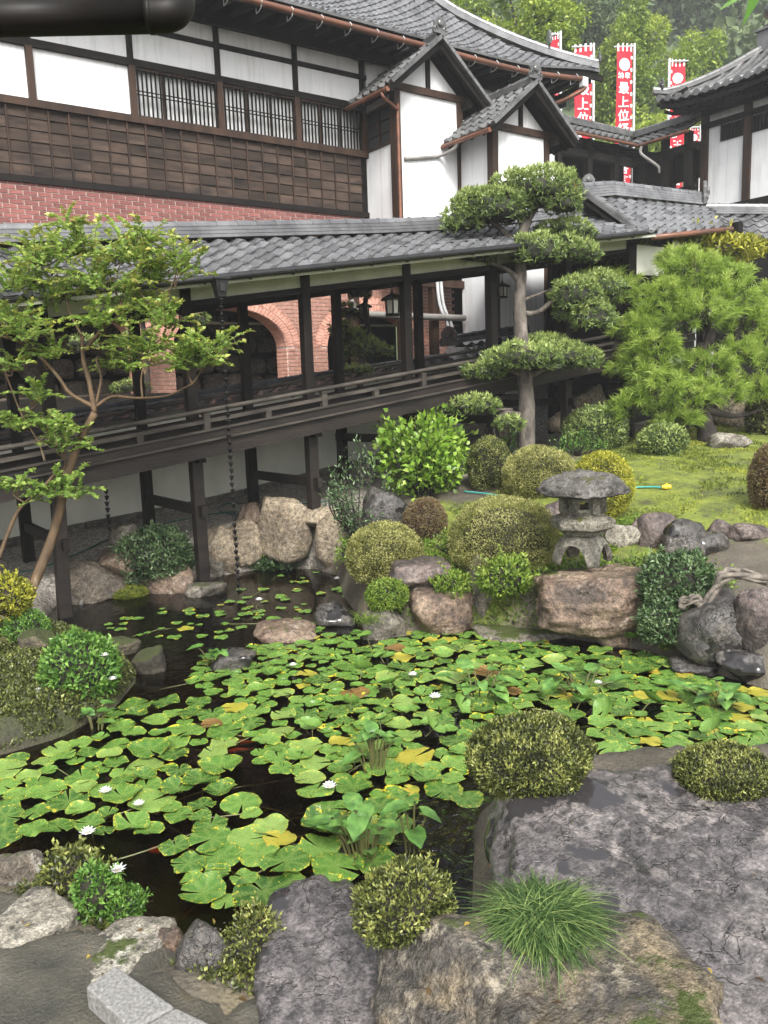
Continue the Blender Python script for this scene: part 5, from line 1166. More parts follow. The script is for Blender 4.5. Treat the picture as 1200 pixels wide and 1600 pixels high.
# loose leafy shrubs on stems
def leafy(label, px, py, rx, ry, kind, leaf, n, stems, seed, dep=None, name='leafy_shrub', lw=.42):
    base, t = G(px, py+ry*1.0)
    if dep: t = dep; base = P(px, py+ry, d=t)
    C = P(px, py, d=t+.1); R = np.array([rx/F*t, rx/F*t*.85, ry/F*t]); sh = thing(name, base, label, 'shrub'); mb = MB()
    P_, A_, N_, Ti = [], [], [], []; g = np.random.default_rng(seed)
    for k in range(stems):
        d = nrm(g.normal(size=3)); d[2] = d[2]*.9+.05; tip = C+d*R*g.uniform(.75, 1.0); mid = base*.4+tip*.6+g.normal(size=3)*.06; mid[2] = base[2]*.5+tip[2]*.5
        pts = spline([base+g.normal(size=3)*[.04, .04, 0], mid, tip], 8); mb.tube(pts, np.linspace(.012, .003, len(pts)), 5)
        for q in range(n):
            f = g.uniform(.35, 1)**.7; j = f*(len(pts)-1); i = min(int(j), len(pts)-2); c = pts[i]*(1-(j-i))+pts[i+1]*(j-i); dirn = nrm(pts[i+1]-pts[i])
            w_ = nrm(nrm(g.normal(size=3))+dirn*.6+np.array([0, 0, .25])+.8*nrm(c-C)); P_.append(c+w_*.01+g.normal(size=3)*leaf*.8); A_.append(w_); N_.append(nrm(np.array([0, 0, 1.])+.5*g.normal(size=3)+.5*nrm(c-C))); Ti.append(np.clip(.45+.22*g.normal()+.25*(f-.7), 0, 1))
    mb.build('stems', TWIG, sh); P_, A_, N_ = map(np.array, (P_, A_, N_)); k = len(P_)
    put('foliage', leafmesh('foliage', P_, A_, N_, leaf*g.uniform(.7, 1.25, k), leaf*lw*g.uniform(.8, 1.2, k), np.array(Ti)), LM[kind], sh)
leafy('bright lime broad-leaved shrub at the corridor foot', 664, 706, 78, 70, 'lime', .11, 34, 64, 31, lw=.62)
leafy('thin airy shrub with small leaves beside the blackish rock', 560, 772, 52, 82, 'box', .055, 44, 34, 32, lw=.4)
leafy('light green feathery seedling below the tall pruned tree', 790, 680, 28, 34, 'gard', .06, 26, 18, 33)
leafy('bright fern-like tuft at the far shore near the rain chain', 395, 868, 26, 14, 'lime', .06, 22, 22, 34)
leafy('pale sprig of fern under the low azalea dome', 548, 860, 18, 20, 'lime', .06, 18, 16, 35)
leafy('leafy sprig on a thin stem over the airy shrub', 565, 715, 22, 40, 'box', .05, 20, 7, 36, dep=11.3)
leafy('bushy weeds around the pine foot on the moss', 905, 690, 50, 22, 'gard', .05, 30, 26, 37)
for px, py, sc_, lab in ((800, 945, 26, 'bright fern below the largest clipped dome'), (870, 955, 22, 'low fern left of the lantern boulder foot'), (730, 925, 20, 'fern tuft beside the tall tapered pale rock'), (640, 905, 16, 'fern sprig below the flat purplish stone'), (700, 850, 18, 'fresh sprouts between the two front azalea domes'), (1000, 880, 20, 'clover tuft right of the lantern feet'), (1120, 905, 22, 'yellow green tuft behind the driftwood')): leafy(lab, px, py, sc_*1.3, sc_, 'fern', .045, 16, 18, int(px), name='fern')
# yellow shrub behind the pine
dome('yellow-green broad crowned shrub behind the pine below the porch roof', 1060, 402, 118, 30, 'gold', seed=40, leaf=.12, dep=16.2, ragged=.25, name='golden_shrub')
# ------------------------------------------------------------------ grass clump and moss
def blades(c, n, L0, spread, droop, W_):
    g = rng; a = np.stack([g.normal(size=n)*spread, g.normal(size=n)*spread, np.ones(n)], -1); a = a+np.array([*(RIGHT[:2]*.22-FWD[:2]*.1), 0])[None]; a = nrm(a); p0 = c+np.stack([g.normal(size=n)*.05, g.normal(size=n)*.05, np.zeros(n)], -1); L_ = L0*g.uniform(.6, 1.1, n)
    k = 5; V = []; sd = nrm(np.cross(a, [0, 0, 1.]))
    hz_ = nrm(a*np.array([1, 1, 0])+1e-6)
    for i in range(k+1):
        f = i/k; q = p0+a*(L_*f)[:, None]*.75+hz_*(L_*droop*f*f)[:, None]-np.array([0, 0, 1.])*(L_*droop*.75*f**2.2)[:, None]; w_ = W_*(1-f**2)/2+.0004; V.append(q-sd*w_); V.append(q+sd*w_)
    V = np.stack(V, 1).reshape(-1, 3); b = np.arange(n)[:, None]*(2*k+2); T = np.concatenate([b+[2*i, 2*i+1, 2*i+3, 2*i+2] for i in range(k)]); return V, T, np.clip(np.repeat(np.clip(.4+.22*g.normal(size=n)+(g.random(n) < .1)*.5, 0, 1), 2*k+2)+np.tile(np.repeat(np.linspace(-.25, .25, k+1), 2), n), 0, 1)
gc = hit(842, 1432)[0]-np.array([0, 0, .02]); V, T, ti = blades(gc, 2200, .21, .75, .65, .0045)
gt = thing('grass_clump', gc, 'dense arching clump of fine grass between the slate and ochre boulders', 'grass'); put('blades', npmesh('blades', V, T, {'tint': ti}, smooth=True), LM['grass'], gt)
def tuft(label, px, py, n, L0, sp, dr, z=None, w_=.006):
    c = P(px, py, z=z) if z is not None else G(px, py)[0]; V, T, ti = blades(c, n, L0, sp, dr, w_); o = thing('grass_tuft', c, label, 'grass', 'small grass tufts'); put('blades', npmesh('blades', V, T, {'tint': ti}, smooth=True), LM['fern'], o)
tuft('small bright grass tuft on the greenish rock at the lily edge', 572, 972, 90, .26, .5, .5, z=.2)
tuft('wispy grass tuft on the moss below the pine', 1022, 705, 120, .3, .35, .3)
tuft('grass tuft under the driftwood boulder by the water', 1045, 1010, 70, .2, .5, .5, z=.1)
# moss shoots over lawn and bank
n = 60000; lo, hi = LAWN.min(0), LAWN.max(0); q = rng.uniform(lo, np.minimum(hi, [17, 12]), (n*2, 2)); q = q[sdist(q[:, 0], q[:, 1], LAWN)+.3*fbm(np.stack([q[:, 0]*1.1, q[:, 1]*1.1, q[:, 0]*0+4], -1), 9) < .05]
patch = fbm(np.stack([q[:, 0]*1.6, q[:, 1]*1.6, q[:, 0]*0], -1), 21, 3); q = q[patch > -.45+.5*rng.random(len(q))*.6]; q = q[:n]
z_ = gz(q[:, 0], q[:, 1]); p3 = np.stack([q[:, 0], q[:, 1], z_], -1); k = len(p3); a = nrm(rng.normal(size=(k, 3))*.8+[0, 0, 1.])
tn = np.clip(.5+.6*fbm(np.stack([q[:, 0]*2.2, q[:, 1]*2.2, q[:, 0]*0], -1), 33, 3)+.18*rng.normal(size=k), 0, 1)
o = put('moss_shoots', leafmesh('moss_shoots', p3, a, nrm(rng.normal(size=(k, 3))+[0, 0, .5]), rng.uniform(.02, .055, k), rng.uniform(.012, .028, k), tn), LM['moss']); tag(o, 'yellow-green moss and clover covering the lawn', 'moss', kind='stuff')
def weeds(name, label, poly, n, kind, lo_, hi_, seed):
    g = np.random.default_rng(seed); pl = np.array(poly); q = g.uniform(pl.min(0), pl.max(0), (n*3, 2)); q = q[inpoly(q[:, 0], q[:, 1], pl)]; z_ = gz(q[:, 0], q[:, 1]); ok = (z_ > .02) & (fbm(np.stack([q[:, 0]*2.5, q[:, 1]*2.5, z_*0], -1), seed, 3) > (-.25 if seed > 3 else -.7)); q, z_ = q[ok][:n], z_[ok][:n]; k = len(q)
    tag(put(name, leafmesh(name, np.stack([q[:, 0], q[:, 1], z_+g.uniform(.005, .04, k)], -1), nrm(g.normal(size=(k, 3))*.9+[0, 0, .8]), nrm(g.normal(size=(k, 3))*.6+[0, 0, 1.]), g.uniform(lo_, hi_, k), g.uniform(lo_, hi_, k)*.6, np.clip(.4+.25*g.normal(size=k), 0, 1)), LM[kind]), label, 'weeds', kind='stuff')
weeds('bank_weeds', 'small dark weeds and moss on the left bank', [P(x, y, z=.08)[:2] for x, y in ((-60, 1215), (120, 1175), (250, 1090), (290, 1030), (200, 990), (60, 985), (-60, 1000))], 30000, 'azdark', .018, .045, 3)
weeds('shore_weeds', 'low weeds and ferns between the stones of the lantern bank', [P(x, y, z=.3)[:2] for x, y in ((560, 900), (640, 870), (740, 900), (860, 900), (1000, 880), (1060, 990), (900, 1000), (740, 975), (600, 985))], 20000, 'fern', .02, .06, 4)
weeds('edge_weeds', 'tiny weeds along the near shore stones', [P(x, y, z=.3)[:2] for x, y in ((-20, 1390), (120, 1365), (200, 1415), (330, 1470), (460, 1450), (430, 1575), (330, 1545), (230, 1475), (100, 1430))], 6500, 'azdark', .012, .03, 5)
# ------------------------------------------------------------------ trees
def limb(mb, pts, r0, r1, n=10, wob=.06, seg=6):
    s_ = spline(pts, seg); mb.tube(s_, np.linspace(r0, r1, len(s_)), n, wob=wob); return s_
def PD(lst, d):
    return [P(x, y, d=d+(q[0] if q else 0)) for x, y, *q in lst]
# crape myrtle leaning over the left of the pond
TD = 8.35
cm = thing('myrtle_tree', P(8, 1010, d=8.0), 'leaning smooth-barked tree with small bright leaves in front of the corridor', 'tree')
trunk = MB()
limb(trunk, PD([(5, 1015, -.35), (30, 960, -.25), (60, 895, -.1), (85, 830), (104, 750), (122, 695), (148, 645)], TD), .058, .036, 12)
branches = {}
def br_(nm, pts, r0, r1): branches[nm] = limb(trunk, PD(pts, TD), r0*.62, r1*.62, 8)
br_('a', [(148, 645), (140, 600), (130, 560), (128, 525)], .045, .032)
br_('b', [(130, 550), (160, 515), (195, 485), (215, 450), (232, 425, .1)], .034, .018)
br_('c', [(150, 635), (175, 620), (215, 622, -.1), (262, 618, -.2), (300, 600, -.3)], .03, .012)
br_('d', [(145, 635), (110, 615), (92, 590), (70, 565), (48, 545), (20, 530, -.1), (-20, 522, -.1)], .035, .018)
br_('e', [(150, 632), (158, 590), (150, 560), (165, 560, .2)], .025, .012)
br_('f', [(195, 485), (180, 455), (172, 430), (150, 400)], .02, .008)
br_('g', [(215, 450), (230, 470), (260, 480), (290, 500, -.1)], .016, .007)
br_('h', [(128, 525), (110, 490), (100, 450), (85, 420)], .02, .008)
br_('i', [(-5, 880, -.1), (18, 820), (35, 790), (62, 768), (85, 742), (100, 735)], .035, .02)
br_('j', [(70, 720), (60, 690), (35, 650), (15, 600), (0, 560)], .02, .01)
trunk.build('trunk', BARKM, cm, smooth=True)
sprays = [(60, 400, 52, 38, 0), (25, 440, 42, 32, -.2), (120, 385, 55, 34, .1), (190, 395, 60, 42, 0), (240, 430, 50, 40, .1), (280, 410, 42, 26, -.2), (150, 440, 55, 36, -.2), (90, 460, 50, 30, .2), (200, 470, 50, 34, .2), (260, 500, 40, 22, -.2), (230, 540, 60, 30, -.1), (290, 560, 48, 30, -.3), (330, 545, 36, 26, -.4), (200, 570, 40, 22, .2), (45, 520, 48, 22, -.2), (20, 570, 30, 20, -.1), (80, 550, 30, 22, .1), (150, 500, 40, 24, -.2), (100, 690, 34, 30, -.2), (80, 660, 30, 20, -.2), (30, 660, 26, 26, 0), (75, 765, 40, 26, -.2), (110, 770, 30, 16, -.2), (20, 760, 20, 14, 0), (15, 500, 30, 20, 0), (215, 370, 34, 18, 0), (110, 350, 20, 14, 0), (60, 620, 26, 14, -.1)]
Pp, Aa, Nn_, Tt, Kd = [], [], [], [], []; tw = MB()
for (sx, sy, rx, ry, dd) in sprays:
    for k in range(int(5+rx*ry/85)):
        g = rng.normal(size=3)*.5; c0 = P(sx+g[0]*rx*.6, sy+abs(g[1])*ry*.5+4, d=TD+dd+g[2]*.35); ang = rng.uniform(-.2, math.pi+.2); ln = rng.uniform(.22, .42)
        dirn = nrm(RIGHT*math.cos(ang)*1.2+np.array([0, 0, 1.])*math.sin(ang)*.75+FWD*rng.normal()*.5); end = c0+dirn*ln*(rx/45)**.5; mid = (c0+end)/2+np.array([0, 0, .04]); pts = spline([c0, mid, end], 6); tw.tube(pts, np.linspace(.005, .0015, len(pts)), 4)
        m_ = int(len(pts)*1.15)
        for q in range(m_):
            f = q/(m_-1); j = f*(len(pts)-1); i = min(int(j), len(pts)-2); c = pts[i]*(1-(j-i))+pts[i+1]*(j-i); t_ = nrm(pts[i+1]-pts[i]); sd = nrm(np.cross(t_, [0, 0, 1.]))
            for sg in (-1, 1):
                Pp.append(c); Aa.append(nrm(sd*sg+t_*.6+.25*rng.normal(size=3)+[0, 0, .15])); Nn_.append(nrm(np.array([0, 0, 1.])+.45*rng.normal(size=3))); Tt.append(np.clip(.35+.2*rng.normal()+.25*f+.12*(600-sy)/250, 0, 1)); Kd.append(f > .75 and rng.random() < .7 and sy < 600)
allb = np.concatenate([b_ for b_ in branches.values()])
for (sx, sy, rx, ry, dd) in sprays:
    c0 = P(sx, sy+ry*.3, d=TD+dd); j = np.argmin(((allb-c0)**2).sum(1)); a_ = allb[j]; tw.tube(spline([a_, (a_+c0)/2+np.array([0, 0, -.05])+rng.normal(size=3)*.03, c0], 6), np.linspace(.012, .004, 13), 5)
    for q in range(4): c1 = c0+RIGHT*rng.normal()*rx/F*TD*.6+np.array([0, 0, rng.uniform(.0, 1)*ry/F*TD]); tw.tube(spline([(a_+c0)/2, (c0+c1)/2-[0, 0, .02], c1], 4), np.linspace(.006, .002, 9), 4)
tag(tw.build('twigs', BARKM, cm), kind='stuff'); Pp, Aa, Nn_, Tt, Kd = map(np.array, (Pp, Aa, Nn_, Tt, Kd))
for nm, sel, mt in (('crown', ~Kd, 'myrt'), ('young_leaves', Kd, 'myrttip')):
    k = sel.sum(); put(nm, leafmesh(nm, Pp[sel], Aa[sel], Nn_[sel], rng.uniform(.045, .075, k), rng.uniform(.034, .05, k), Tt[sel]), LM[mt], cm)
# cloud-pruned conifers
def cloud_pad(c, R, n, L_, g, up=.9):
    d = sph(n*3); d = d[d[:, 2] > -.62][:n]; n = len(d); lump = 1+.16*fbm(d*2.6+c, 4, 3); p = c+d*R*lump[:, None]; ax_ = nrm(d*np.array([1, 1, .6])+np.array([0, 0, up])+.25*rng.normal(size=(n, 3)))
    P2 = np.repeat(p, g, 0); A2 = np.repeat(ax_, g, 0)+.85*rng.normal(size=(n*g, 3)); ti = np.clip(np.repeat(.42+.4*np.maximum(d[:, 2], -.3)+.14*rng.normal(size=n), g)+.1*rng.normal(size=n*g), 0, 1)  # pad tops tinted lighter, undersides darker: light from above put into colour
    P2 = P2+nrm(A2)*.0-np.repeat(ax_, g, 0)*rng.uniform(0, L_, n*g)[:, None]*.6
    return P2, nrm(A2), ti
def niwaki(label, base, trunk_pts, d, limbs, pads, L_, W_, dens, name, r0, r1, bark=BARK, g=9, mt='fir', group=None):
    t_ = thing(name, base, label, 'tree', group); mb = MB(); limb(mb, trunk_pts, r0, r1, 12, .08); 
    for pts, a, b in limbs: limb(mb, pts, a, b, 8, .1)
    mb.build('trunk', bark, t_, smooth=True)
    for (px, py, rx, ry, dd) in pads:
        c = P(px, py, d=d+dd); s_ = (d+dd)/F; R = np.array([rx*s_*1.1, rx*s_*.92, ry*s_*1.1])
        ellipsoid_core('twigs', c-np.array([0, 0, R[2]*.12]), R*np.array([.78, .78, .58]), LMCORE, t_, 3, .2, int(px), flat=-R[2]*.35)
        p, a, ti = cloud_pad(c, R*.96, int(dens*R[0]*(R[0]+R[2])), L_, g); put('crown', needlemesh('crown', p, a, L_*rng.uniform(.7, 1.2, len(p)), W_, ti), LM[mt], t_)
    return t_
LMCORE = mat('shaded twig core', (.022, .026, .012), (.012, .012, .007), .9, 14)
ND = 13.0
niwaki('tall cloud-pruned conifer with bare pale trunk in front of the corridor', P(822, 710, d=ND), PD([(822, 712), (823, 640), (820, 590), (815, 530), (812, 480), (814, 430), (814, 385), (820, 345)], ND), ND,
    [(PD([(812, 395), (790, 365, .1), (765, 345, .1)], ND), .07, .03), (PD([(816, 370), (828, 340), (845, 315)], ND), .07, .03), (PD([(812, 440), (790, 420, -.1), (750, 405, -.1)], ND), .05, .02), (PD([(815, 410), (835, 400, .1), (860, 390)], ND), .05, .02), (PD([(815, 490), (840, 488), (865, 470), (890, 462)], ND), .05, .025), (PD([(815, 470), (840, 460, .1), (862, 452)], ND), .03, .015), (PD([(822, 590), (800, 580, -.1), (770, 578)], ND), .05, .02), (PD([(822, 590), (860, 572, -.1), (890, 565)], ND), .05, .02), (PD([(822, 650), (790, 645, -.1), (772, 665), (775, 690)], ND), .04, .012), (PD([(800, 640), (760, 640, -.2)], ND), .03, .012)],
    [(768, 326, 62, 30, -.1), (722, 345, 34, 22, -.2), (850, 300, 58, 36, 0), (810, 298, 44, 30, .2), (880, 318, 28, 20, -.2), (745, 312, 30, 16, .3), (838, 392, 44, 26, -.2), (882, 362, 46, 18, .3), (880, 390, 36, 22, 0), (912, 395, 28, 18, .1), (740, 402, 36, 14, -.1), (900, 462, 42, 28, 0), (935, 450, 40, 26, .3), (925, 495, 36, 26, -.1), (890, 488, 26, 18, .2), (815, 560, 62, 24, -.3), (870, 556, 50, 22, 0), (910, 562, 32, 18, .1), (755, 580, 36, 16, -.3), (850, 535, 36, 14, .3), (738, 634, 42, 17, -.4), (700, 640, 16, 9, -.4), (795, 662, 24, 13, -.4)], .075, .015, 900, 'cloud_pruned_conifer', .14, .07, g=7)
niwaki('small cloud-pruned tree seen between corridor posts by the brick wall', P(560, 600, d=15.2), PD([(562, 610), (566, 560), (575, 520), (570, 480), (575, 450), (560, 440)], 14.5), 14.5, [(PD([(570, 500), (550, 490)], 14.5), .03, .015), (PD([(566, 545), (590, 545)], 14.5), .03, .012)],
    [(562, 458, 18, 10, 0), (545, 488, 24, 14, 0), (535, 515, 22, 14, .2), (565, 545, 34, 20, 0), (595, 548, 20, 10, 0), (550, 525, 22, 14, -.2), (556, 578, 26, 8, 0)], .08, .012, 650, 'cloud_pruned_conifer', .06, .03, g=8, bark=BARKD)
niwaki('pruned tree glimpsed through the left corridor posts before the arches', P(225, 620, d=14.4), PD([(232, 640), (228, 560), (222, 500), (210, 480)], 14.2), 14.2, [], [(305, 500, 22, 16, 0), (240, 490, 26, 14, 0), (215, 530, 24, 14, 0), (130, 535, 22, 12, 0), (205, 605, 28, 10, 0)], .08, .012, 500, 'cloud_pruned_conifer', .06, .03, g=8, bark=BARKD)
# long-needled pine
PNd = 14.6
pn = thing('pine_tree', P(1105, 695, d=PNd), 'bushy long-needled pine spreading over the moss lawn', 'tree'); mb = MB()
limb(mb, PD([(1108, 700), (1100, 660), (1075, 630), (1060, 600), (1090, 560), (1110, 520), (1085, 470), (1090, 420)], PNd), .17, .05, 12, .12)
for pts in ([(1075, 630), (1040, 640, -.3), (1000, 640, -.4)], [(1070, 530), (1030, 525, -.4), (990, 525, -.5)], [(1090, 540), (1130, 545), (1170, 555)], [(1060, 600), (1020, 590, .2), (985, 590)], [(1100, 640), (1150, 650, .2), (1190, 640)], [(1088, 470), (1030, 465), (970, 465)], [(1100, 500), (1150, 490), (1200, 495)]): limb(mb, PD(pts, PNd), .07, .02, 8, .12)
mb.build('trunk', BARKD, pn, smooth=True)
cl = [(1085, 430, 70, 40, 0), (1130, 465, 60, 40, -.2), (1040, 470, 62, 42, -.2), (1090, 490, 70, 40, -.5), (1000, 515, 52, 34, -.3), (965, 455, 48, 34, .3), (930, 440, 34, 24, .4), (1170, 500, 50, 34, 0), (1200, 470, 40, 30, .2), (1020, 545, 56, 28, -.6), (980, 570, 40, 26, -.3), (1100, 570, 60, 28, -.3), (1160, 560, 52, 36, -.2), (1200, 545, 40, 40, 0), (1030, 610, 58, 34, -.7), (985, 635, 46, 28, -.6), (1080, 620, 56, 34, -.7), (1130, 610, 46, 34, -.4), (1180, 610, 40, 30, 0), (1060, 655, 46, 18, -.6), (1010, 580, 40, 22, -.7), (1060, 405, 40, 20, .2), (1140, 430, 40, 24, .2)]
Pq, Aq, Tq = [], [], []; tw = MB()
for (px, py, rx, ry, dd) in cl:
    c = P(px, py, d=PNd+dd); s_ = (PNd+dd)/F; R = np.array([rx*s_, rx*s_*.8, ry*s_]); n = int(150*R[0]*(R[0]+R[2])); d_ = sph(n*2); d_ = d_[d_[:, 2] > -.6][:n]; n = len(d_)
    p = c+d_*R*rng.uniform(.55, 1., (n, 1)); ax_ = nrm(d_*np.array([1, 1, .5])+np.array([0, 0, .55])+.3*rng.normal(size=(n, 3))); g = 34
    for q in range(0, n, 3): tw.tube([p[q]-ax_[q]*.25-[0, 0, .08], p[q]], [.008, .004], 4)
    off = rng.uniform(-.10, .03, n*g)[:, None]; A2 = nrm(np.repeat(ax_, g, 0)*.75+.62*nrm(rng.normal(size=(n*g, 3)))); Pq.append(np.repeat(p, g, 0)+np.repeat(ax_, g, 0)*off); Aq.append(A2)
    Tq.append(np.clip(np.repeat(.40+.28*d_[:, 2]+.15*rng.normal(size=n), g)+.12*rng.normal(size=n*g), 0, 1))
tag(tw.build('twigs', BARKD, pn), kind='stuff'); Pq, Aq, Tq = np.concatenate(Pq), np.concatenate(Aq), np.concatenate(Tq)
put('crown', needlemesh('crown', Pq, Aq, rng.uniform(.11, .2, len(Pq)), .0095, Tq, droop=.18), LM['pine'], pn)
# background trees and wooded hillside
def far_tree(label, px, py, rx, ry, d, kind, leaf, n, seed, blobs=14, trunk_px=None):
    g = np.random.default_rng(seed); C = P(px, py, d=d); s_ = d/F; R = np.array([rx*s_, rx*s_*.8, ry*s_]); tr = thing('broadleaf_tree', (C[0], C[1], C[2]-R[2]*1.5), label, 'tree', 'trees behind the roofs'); mb = MB()
    b0 = np.array([C[0], C[1], 3.]); Ps, As, Ns, Ts = [], [], [], []; limb(mb, [b0, (b0+C)/2+g.normal(size=3)*.2, C], .25, .1, 8)
    for k in range(blobs):
        o = nrm(g.normal(size=3))*g.uniform(.25, .78)**.7; c = C+o*R; r_ = R*g.uniform(.26, .45); limb(mb, [C-np.array([0, 0, R[2]*.6]), (C+c)/2+g.normal(size=3)*.15-[0, 0, .1], c], .07, .02, 5); m_ = n//blobs; dd = nrm(g.normal(size=(m_, 3))); lump = 1+.3*fbm(dd*2.5+k, k, 2)
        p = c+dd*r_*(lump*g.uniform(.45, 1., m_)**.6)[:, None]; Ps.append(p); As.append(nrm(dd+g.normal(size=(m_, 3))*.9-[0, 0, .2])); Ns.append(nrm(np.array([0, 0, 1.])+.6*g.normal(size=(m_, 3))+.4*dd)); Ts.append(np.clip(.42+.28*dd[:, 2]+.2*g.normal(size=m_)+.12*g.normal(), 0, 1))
    mb.build('trunk', BARKD, tr, smooth=True); Ps, As, Ns, Ts = map(np.concatenate, (Ps, As, Ns, Ts)); k = len(Ps)
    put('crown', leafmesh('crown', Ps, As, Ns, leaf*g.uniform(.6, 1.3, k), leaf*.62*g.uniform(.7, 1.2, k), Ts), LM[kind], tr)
far_tree('light green leafy tree with dark boughs right above the hall roof', 815, 35, 120, 85, 31, 'maple', .17, 15000, 1, 18)
far_tree('yellow-green tree standing behind the tallest red banner', 985, 120, 75, 120, 42, 'maple', .22, 14000, 2, 20)
far_tree('large pale green tree left of the pavilion roof', 1085, 150, 70, 120, 46, 'maple', .24, 12000, 3, 18)
far_tree('darker green tree between the two pale trees', 935, 60, 60, 70, 55, 'wood', .28, 8000, 4, 14)
far_tree('green tree low behind the roofed passage', 1010, 230, 130, 50, 40, 'maple', .22, 9000, 5, 16)
Ps, Ns, Ts, As = [], [], [], []
for k in range(170):
    px, py, d = rng.uniform(600, 1320), rng.uniform(-160, 240), rng.uniform(62, 130); c = P(px, py, d=d); zl = float(land(np.array(c[0]), np.array(c[1]))); 
    c[2] = zl+rng.uniform(1.5, 4); r_ = rng.uniform(2.5, 4.5); m_ = 420; dd = sph(m_); p = c+dd*np.array([r_, r_, r_*1.1])*((1+.35*fbm(dd*2.3+k, k, 2))*rng.uniform(.6, 1., m_))[:, None]
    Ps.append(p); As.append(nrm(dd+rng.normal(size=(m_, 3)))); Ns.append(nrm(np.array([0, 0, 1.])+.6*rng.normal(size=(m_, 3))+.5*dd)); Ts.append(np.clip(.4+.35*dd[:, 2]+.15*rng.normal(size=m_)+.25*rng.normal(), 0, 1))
Ps, As, Ns, Ts = map(np.concatenate, (Ps, As, Ns, Ts)); k = len(Ps)
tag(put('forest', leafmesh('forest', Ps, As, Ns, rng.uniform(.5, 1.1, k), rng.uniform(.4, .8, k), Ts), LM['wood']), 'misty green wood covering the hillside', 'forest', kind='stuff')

# fallen leaves and pebbles on the near ground
g = np.random.default_rng(77); Ps, Cs = [], []; pebble = MB()
for k in range(230):
    px, py = (g.uniform(0, 420), g.uniform(1440, 1600)) if k < 90 else (g.uniform(640, 1200), g.uniform(1260, 1590)) if k < 100 else (g.uniform(960, 1200), g.uniform(700, 900)); q, t_ = hit(px, py)
    if k % 3 == 0 or k >= 90: Ps.append(q+[0, 0, .012])
    else: r_ = g.uniform(.004, .014); pebble.lathe(q+[0, 0, .06 if False else .01], [(r_*.6, -r_*.5), (r_, 0), (r_*.6, r_*.5)], 6, 1, g.uniform(.6, 1))
Ps = np.array(Ps); k = len(Ps); tag(put('fallen_leaves', leafmesh('fallen_leaves', Ps, nrm(g.normal(size=(k, 3))*[1, 1, .1]), nrm(g.normal(size=(k, 3))*.25+[0, 0, 1.]), g.uniform(.02, .045, k), g.uniform(.012, .022, k), g.random(k)), leaf_mat('withered leaf', (.05, .03, .015), (.15, .09, .03), (.35, .26, .05), .2)), 'withered leaves fallen on rocks and path', 'leaves', kind='stuff')
tag(pebble.build('pebbles', CONC), 'small pebbles strewn on the near path', 'pebbles', kind='stuff')
# ------------------------------------------------------------------ water lilies
m, t, N, L, p = new_mat('lily pad'); v = coords(t); oi = nd(t, 'ShaderNodeObjectInfo'); av = nd(t, 'ShaderNodeVectorMath', operation='MULTIPLY_ADD'); L.new(oi.outputs['Location'], av.inputs[0]); av.inputs[1].default_value = (5, 5, 5); L.new(v, av.inputs[2]); vv = av.outputs[0]
ra = nd(t, 'ShaderNodeAttribute', attribute_name='rad').outputs['Fac']
base = ramp(t, oi.outputs['Random'], [(0, (.035, .095, .018)), (.4, (.075, .175, .03)), (.75, (.125, .245, .05)), (1, (.20, .29, .08))])
c = mixc(t, base, ramp(t, noise(t, vv, 7, 4), [(.3, (.7, .72, .6)), (.7, (1.15, 1.1, 1.0))]), .8, 'MULTIPLY')
vein = nd(t, 'ShaderNodeAttribute', attribute_name='vein').outputs['Fac']; c = mixc(t, c, (.22, .30, .07), ramp(t, vein, [(0, (0, 0, 0)), (1, (.35, .35, .35))]))
ye = nd(t, 'ShaderNodeMath', operation='MULTIPLY_ADD'); L.new(ra, ye.inputs[0]); ye.inputs[1].default_value = .35; L.new(noise(t, vv, 5.5, 5, .7), ye.inputs[2])
c = mixc(t, c, (.50, .42, .03), ramp(t, ye.outputs[0], [(.865, (0, 0, 0)), (.93, (1, 1, 1))])); c = mixc(t, c, (.10, .05, .015), ramp(t, ye.outputs[0], [(.965, (0, 0, 0)), (.99, (1, 1, 1))]))
dv = nd(t, 'ShaderNodeTexVoronoi', Scale=7.0); L.new(vv, dv.inputs['Vector']); dr = mixc(t, ramp(t, dv.outputs['Distance'], [(.10, (1, 1, 1)), (.16, (0, 0, 0))]), ramp(t, noise(t, vv, 2.2, 3), [(.42, (0, 0, 0)), (.58, (1, 1, 1))]), 1, 'MULTIPLY'); c = mixc(t, c, (.38, .46, .34), mixc(t, (0, 0, 0), dr, .55))  # pale spots painted in for the sparkle of water droplets
L.new(c, p.inputs['Base Color']); r_ = nd(t, 'ShaderNodeMapRange'); r_.inputs['To Min'].default_value = .1; r_.inputs['To Max'].default_value = .4; L.new(noise(t, vv, 22, 3), r_.inputs[0]); L.new(r_.outputs[0], p.inputs['Roughness']); bump(t, p, noise(t, vv, 26, 3), .25, .02)
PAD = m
def yellow(name, a, b, c3):
    mm_, tt_, N_, L_, pp_ = new_mat(name); cc = ramp(tt_, noise(tt_, coords(tt_), 9, 5, .7), [(.35, a), (.5, b), (.65, c3)]); L_.new(cc, pp_.inputs['Base Color']); pp_.inputs['Roughness'].default_value = .35; return mm_
PADY = yellow('yellowing pad', (.10, .16, .03), (.30, .29, .035), (.44, .27, .04)); PADB = yellow('brown decaying pad', (.06, .035, .015), (.16, .09, .03), (.30, .20, .05)); PADU = yellow('raised green leaf', (.055, .13, .02), (.11, .21, .035), (.17, .28, .06))
